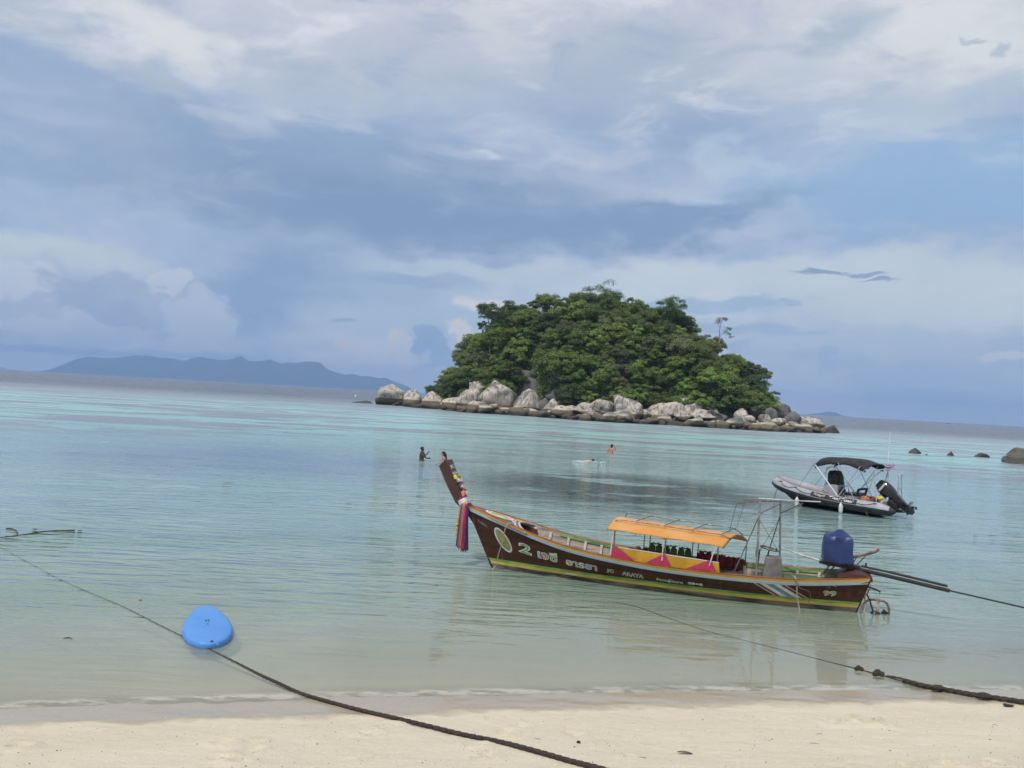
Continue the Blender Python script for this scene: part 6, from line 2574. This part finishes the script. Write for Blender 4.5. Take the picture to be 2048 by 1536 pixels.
def figure(label, loc, rz, skin_c, hair_c, arms, hair='short', trunk_lean=0.0, h=1.72, suit=None, head_turn=0.0):
    """standing figure, +x is where the person faces"""
    p = empty('person', loc, (0, 0, rz))
    s = h / 1.72
    ln = trunk_lean
    J = {'pelvis': (0, 0, .93, (.15, .12)), 'waist': (ln * .15, 0, 1.06, (.125, .10)), 'chest': (ln * .45, 0, 1.26, (.16, .115)), 'collar': (ln * .62, 0, 1.40, (.13, .085)),
         'neck': (ln * .72 + .01, 0, 1.475, .052), 'skull': (ln * .8 + .03, 0, 1.565, (.078, .085)), 'crown': (ln * .82 + .02, 0, 1.655, (.068, .080)), 'nose': (ln * .8 + .115, 0, 1.555, .014)}
    E_ = [('pelvis', 'waist'), ('waist', 'chest'), ('chest', 'collar'), ('collar', 'neck'), ('neck', 'skull'), ('skull', 'crown'), ('skull', 'nose')]
    for sd, nm in ((1, 'l'), (-1, 'r')):
        J.update({nm + 'hip': (0, sd * .09, .86, .095), nm + 'knee': (.03, sd * .11, .48, .062), nm + 'ankle': (-.01, sd * .12, .08, .042), nm + 'toe': (.16, sd * .14, .03, .032)})
        E_ += [('pelvis', nm + 'hip'), (nm + 'hip', nm + 'knee'), (nm + 'knee', nm + 'ankle'), (nm + 'ankle', nm + 'toe')]
        sh, el, wr, ha = arms[nm]
        J.update({nm + 'sh': (*sh, .056), nm + 'el': (*el, .040), nm + 'wr': (*wr, .029), nm + 'palm': (*ha, (.036, .020))})
        E_ += [('collar', nm + 'sh'), (nm + 'sh', nm + 'el'), (nm + 'el', nm + 'wr'), (nm + 'wr', nm + 'palm')]
        d = (Vector(ha) - Vector(wr)).normalized()
        sdv = d.cross(Vector((1, 0, .2))).normalized()
        for f in range(4):
            a = Vector(ha) + d * .035 + sdv * (.022 * (f - 1.5))
            c2 = a + d * (.038 + .006 * (f in (1, 2))) + Vector((.006, 0, 0))
            J[nm + 'f%d' % f] = (*a, .010)
            J[nm + 'g%d' % f] = (*c2, .008)
            E_ += [(nm + 'palm', nm + 'f%d' % f), (nm + 'f%d' % f, nm + 'g%d' % f)]
        th = Vector(ha) + sdv * .05 + d * .01
        J[nm + 'th'] = (*th, .010)
        E_.append((nm + 'palm', nm + 'th'))
    J = {k: (v[0] * s, v[1] * s, v[2] * s, (v[3] if isinstance(v[3], tuple) else v[3]) if s == 1 else (tuple(q * s for q in v[3]) if isinstance(v[3], tuple) else v[3] * s)) for k, v in J.items()}
    mm = mat('skin_%d%d%d' % tuple(int(100 * c) for c in skin_c), skin_c, .5, .08, 8)
    body = skin_body('body', J, E_, p, None, 0, mm)
    hm = mat('hair_%d%d%d' % tuple(int(1000 * c) for c in hair_c), hair_c, .5, .2, 20)
    hd = Vector(J['crown'][:3]) + Vector((-.012, 0, -.03))
    b = MB()
    b.ball(hd + Vector((-.012, 0, .01)), .103 * s, 14, 10, (.98, .90, .92), fn=lambda q: (1 + .05 * mnoise.noise(q * 5)) * (.80 if q.x > .5 and q.z < .1 else 1))
    if hair == 'long':
        b.tube(curve_pts([hd + Vector((-.05, 0, .02)), hd + Vector((-.10, 0, -.14)), hd + Vector((-.13, .01, -.34)), hd + Vector((-.15, .02, -.56)), hd + Vector((-.14, .02, -.66))], 4),
               [.09, .095, .10, .10, .098, .096, .094, .09, .088, .085, .08, .07, .06, .05, .04, .025, .01], 10)
    if hair == 'bun':
        b.ball(hd + Vector((-.09, .05, -.02)), .06, 10, 7)
        b.ball(hd + Vector((-.05, .02, -.10)), .075, 10, 7)
    b.build('hair', hm, p)
    for sd in (1, -1):
        e = MB()
        hx = Vector(J['skull'][:3])
        e.ball(hx + Vector((.072, sd * .032, .018)), .011, 6, 4)
        e.build('eye', c_black, p)
        e = MB()
        e.ball(hx + Vector((-.005, sd * .082, .0)), .026, 7, 5, (.8, .45, 1.2))
        e.build('ear', mm, p)
    e = MB()
    e.ball(Vector(J['skull'][:3]) + Vector((.078, 0, -.048)), .020, 6, 4, (.5, 1.2, .4))
    e.build('mouth', mat('lips', (.25, .09, .07), .5, .1, 10), p)
    if suit:
        b = MB()
        rr = []
        for z, hx_, hy_ in ((.80, .135, .185), (.88, .150, .185), (.96, .150, .172), (1.01, .142, .158)):
            rr.append([Vector((hx_ * math.cos(a) * s, hy_ * math.sin(a) * s, z * s)) for a in [2 * math.pi * k / 18 for k in range(18)]])
        b.loft(rr, cap=False)
        b.build('shorts', mat('swim_' + suit[0], suit[1], .8, .15, 8), p)
    tag(p, label, 'person')
    return p


def stand_at(px, py, above):
    """foot position of somebody whose waterline is seen at this pixel, head `above` m clear of the water"""
    return atz(px, py)


pm = atz(843, 921)
figure('bare-chested dark-haired man wading waist-deep with one arm raised', (pm.x, pm.y, .72 - 1.70), R_(-15), (.060, .032, .022), (.010, .009, .010),
       {'l': ((.02, .19, 1.38), (.12, .26, 1.12), (.30, .20, 1.10), (.37, .17, 1.12)), 'r': ((.03, -.19, 1.38), (.22, -.26, 1.20), (.40, -.24, 1.40), (.45, -.23, 1.49))},
       suit=('dark', (.03, .035, .05)))
pw = atz(890, 931)
figure('long-haired woman in the water seen above the tip of the prow', (pw.x, pw.y, .73 - 1.64), R_(195), (.42, .24, .17), (.012, .009, .009),
       {'l': ((.08, .16, 1.36), (.20, .20, 1.14), (.38, .16, 1.08), (.45, .14, 1.06)), 'r': ((.08, -.16, 1.36), (.18, -.20, 1.12), (.36, -.14, 1.04), (.43, -.12, 1.02))},
       hair='long', trunk_lean=.16, h=1.62, suit=('black', (.02, .02, .022)))
pk = atz(1223, 908)
figure('sunburnt bather standing with back to the beach, one hand at the head', (pk.x, pk.y, .68 - 1.70), R_(80), (.52, .235, .17), (.012, .010, .010),
       {'l': ((.0, .19, 1.38), (.02, .27, 1.12), (.06, .26, .88), (.08, .25, .80)), 'r': ((.0, -.19, 1.38), (.10, -.33, 1.36), (.10, -.20, 1.56), (.09, -.12, 1.60))},
       hair='bun', suit=('navy', (.03, .04, .09)))
# swimmer lying at the surface
ps = atz(1178, 924)
sw = empty('person', (ps.x, ps.y, 0), (0, 0, R_(12)))
J = {'pelvis': (-.55, 0, -.06, (.14, .11)), 'waist': (-.38, 0, -.03, (.12, .10)), 'chest': (-.15, 0, .02, (.15, .11)), 'collar': (.02, 0, .03, (.12, .08)), 'neck': (.10, 0, .05, .052), 'skull': (.20, 0, .08, (.085, .08)), 'crown': (.28, 0, .10, .07),
     'lhip': (-.62, .09, -.10, .09), 'lknee': (-1.0, .11, -.14, .06), 'lank': (-1.38, .10, -.18, .04), 'ltoe': (-1.52, .10, -.22, .03),
     'rhip': (-.62, -.09, -.10, .09), 'rknee': (-1.0, -.12, -.18, .06), 'rank': (-1.38, -.12, -.12, .04), 'rtoe': (-1.52, -.12, -.16, .03),
     'lsh': (.0, .18, .0, .055), 'lel': (.22, .26, -.08, .04), 'lwr': (.45, .24, -.12, .03), 'lpalm': (.53, .23, -.13, (.035, .018)), 'lf': (.62, .22, -.14, .012),
     'rsh': (.0, -.18, .02, .055), 'rel': (-.20, -.30, .02, .04), 'rwr': (-.40, -.34, -.10, .03), 'rpalm': (-.48, -.35, -.13, (.035, .018)), 'rf': (-.56, -.36, -.16, .012)}
E_ = [('pelvis', 'waist'), ('waist', 'chest'), ('chest', 'collar'), ('collar', 'neck'), ('neck', 'skull'), ('skull', 'crown')]
for q in 'lr':
    E_ += [('pelvis', q + 'hip'), (q + 'hip', q + 'knee'), (q + 'knee', q + 'ank'), (q + 'ank', q + 'toe'), ('collar', q + 'sh'), (q + 'sh', q + 'el'), (q + 'el', q + 'wr'), (q + 'wr', q + 'palm'), (q + 'palm', q + 'f')]
skin_body('body', J, E_, sw, None, 0, mat('skin_pale', (.60, .42, .33), .5, .08, 8))
b = MB()
b.ball((.24, 0, .115), .10, 12, 8, (1.05, .9, .8))
b.build('hair', mat('hair_dark', (.014, .012, .012), .5, .2, 20), sw)
tag(sw, 'swimmer with dark hair face-down at the surface left of the sunburnt bather', 'person')
# their splash
b = MB()
rs = random.Random(3)
for k in range(70):
    p = Vector((rs.gauss(0, .42), rs.gauss(0, .10), .006 + abs(rs.gauss(0, .012))))
    b.ball(p, rs.uniform(.02, .055), 6, 4, (2.2, 1.0, .5))
o = b.build('splash', mat('foam', (.80, .84, .85), .6, .05, 9))
o.location = ps
o.rotation_euler = (0, 0, R_(12))
tag(o, 'white splash of foam around the swimmer', 'foam', kind='stuff')

# ================================================================== FAR CRAFT AND BUOY
def tiny_boat(px, py, Y_, L, label, wake=False):
    p = atz(px, py)
    Y_ = min(p.y, Y_)
    q = aty(px, py, Y_)
    e = empty('motor_boat', (q.x, Y_, 0), (0, 0, R_(rnd.uniform(-20, 20))))
    b = MB()
    b.loft([[Vector((x, -hw, z0)), Vector((x, hw, z0)), Vector((x, hw * 1.15, z1)), Vector((x, -hw * 1.15, z1))] for x, hw, z0, z1 in
            ((-L / 2, L * .12, -.1, L * .10), (0, L * .14, -.1, L * .11), (L * .35, L * .08, -.1, L * .14), (L / 2, L * .01, .2, L * .17))])
    b.build('hull', mat('far_hull', (.03, .035, .045), .6, .1, 1), e)
    b = MB()
    b.box((-L * .08, 0, L * .17), (L * .32, L * .18, L * .12), taper=.8)
    b.build('cabin', mat('far_cabin', (.06, .065, .075), .6, .1, 1), e)
    if wake:
        b = MB()
        b.grid(lambda i, j: (-L / 2 - L * 1.6 * i, (j - .5) * L * (.25 + .3 * i), .06 + .25 * (1 - i) * (1 - abs(2 * j - 1))), 8, 5)
        b.build('wake', MATS['foam'], e)
    tag(e, label, 'boat')


tiny_boat(223, 748, 2200, 11, 'tiny dark boat with white wake below the blue mountains', True)
tiny_boat(1896, 847, 2000, 8, 'tiny dark boat on the horizon at far right')
by = empty('buoy', tuple(atz(711, 793)))
b = MB()
b.loft([[Vector((r * math.cos(a), r * math.sin(a), z)) for a in [2 * math.pi * k / 12 for k in range(12)]] for r, z in ((.1, -.2), (.42, -.1), (.48, .15), (.40, .4), (.15, .55), (.10, .9), (.03, .95))])
b.build('float', mat('buoy_white', (.8, .8, .8), .5, .03, 3), by)
b = MB()
b.ball((0, 0, .95), .10, 8, 6)
b.build('top_mark', MATS['buoy_white'], by)
tag(by, 'small white buoy floating left of the island', 'buoy')

# ================================================================== ON THE SAND
def lay(o, px, py, lift):
    o.location = ground_px(px, py, lift)
    return o


b = MB()
b.grid(lambda i, j: ((i - .5) * .15, (j - .5) * .045 * math.sin(math.pi * min(1, max(.04, i))) ** .6, .004 + .005 * math.sin(i * 4) + .006 * abs(2 * j - 1)), 12, 5)
o = b.build('dry_leaf', mat('leaf_brown', (.15, .095, .065), .8, .2, 30))
sm = o.modifiers.new('thick', 'SOLIDIFY')
sm.thickness = .002
lay(o, 1370, 1507, .004)
o.rotation_euler = (0, 0, R_(-6))
tag(o, 'curled brown dry leaf on the sand at the bottom', 'leaf')
o = MB().ball((0, 0, 0), .019, 10, 7, (1.1, 1, .8), fn=lambda d: 1 + .1 * mnoise.noise(d * 2)).build('pebble', mat('pebble_dark', (.035, .032, .030), .8, .2, 20))
lay(o, 1157, 1484, .010)
tag(o, 'single dark round pebble on the sand right of the rope', 'pebble')
b = MB()
for k in range(9):
    b.ball((rnd.uniform(-.06, .06), rnd.uniform(-.02, .02), rnd.uniform(0, .015)), rnd.uniform(.015, .026), 8, 6, (1.6, 1, .6))
o = lay(b.build('seaweed_lump', m_brope2), 2020, 1412, .012)
tag(o, 'small dark lump of seaweed on the sand below the heavy rope', 'seaweed')
# scattered crumbs of coral, shell and bark
b = MB()
for k in range(380):
    px, py = rnd.uniform(-10, 2060), rnd.uniform(1432, 1545)
    if py < 1450 and px < 500:
        continue
    p = ground_px(px, py, .002)
    r = rnd.uniform(.002, .005) if k % 11 else rnd.uniform(.006, .009)
    b.ball(p, r, 6, 4, (rnd.uniform(.8, 1.7), 1, .6))
o = b.build('beach_crumbs', mat('crumb', (.10, .075, .055), .9, .3, 60, color2=(.04, .035, .03)))
tag(o, 'dark crumbs of bark, coral and shell scattered over the sand', 'debris', kind='stuff')
b = MB()
for k in range(220):
    px, py = rnd.uniform(-10, 2060), rnd.uniform(1432, 1545)
    p = ground_px(px, py, .002)
    b.ball(p, rnd.uniform(.003, .008), 6, 4, (rnd.uniform(.8, 1.7), 1, .5))
o = b.build('shell_bits', mat('shell', (.78, .74, .66), .7, .1, 60))
tag(o, 'pale bits of shell and coral scattered over the sand', 'debris', kind='stuff')
for i, (px, py, L) in enumerate(((1630, 1487, .10), (1073, 1478, .08), (1285, 1515, .07), (1990, 1450, .05), (1640, 1468, .05))):
    b = MB()
    b.tube(curve_pts([(-L / 2, 0, 0), (0, .006, .001), (L / 2, -.004, 0)], 4), .0025, 5)
    o = lay(b.build('twig', MATS['leaf_brown']), px, py, .002)
    o.rotation_euler = (0, 0, rnd.uniform(-.5, .3))
    tag(o, ('short twig on the sand right of centre, in the lower right', 'short twig on the sand just right of the rope end', 'short twig on the sand near the dry leaf', 'tiny twig on the sand near the right edge', 'tiny twig on the sand below the longtail stern')[i], 'twig')
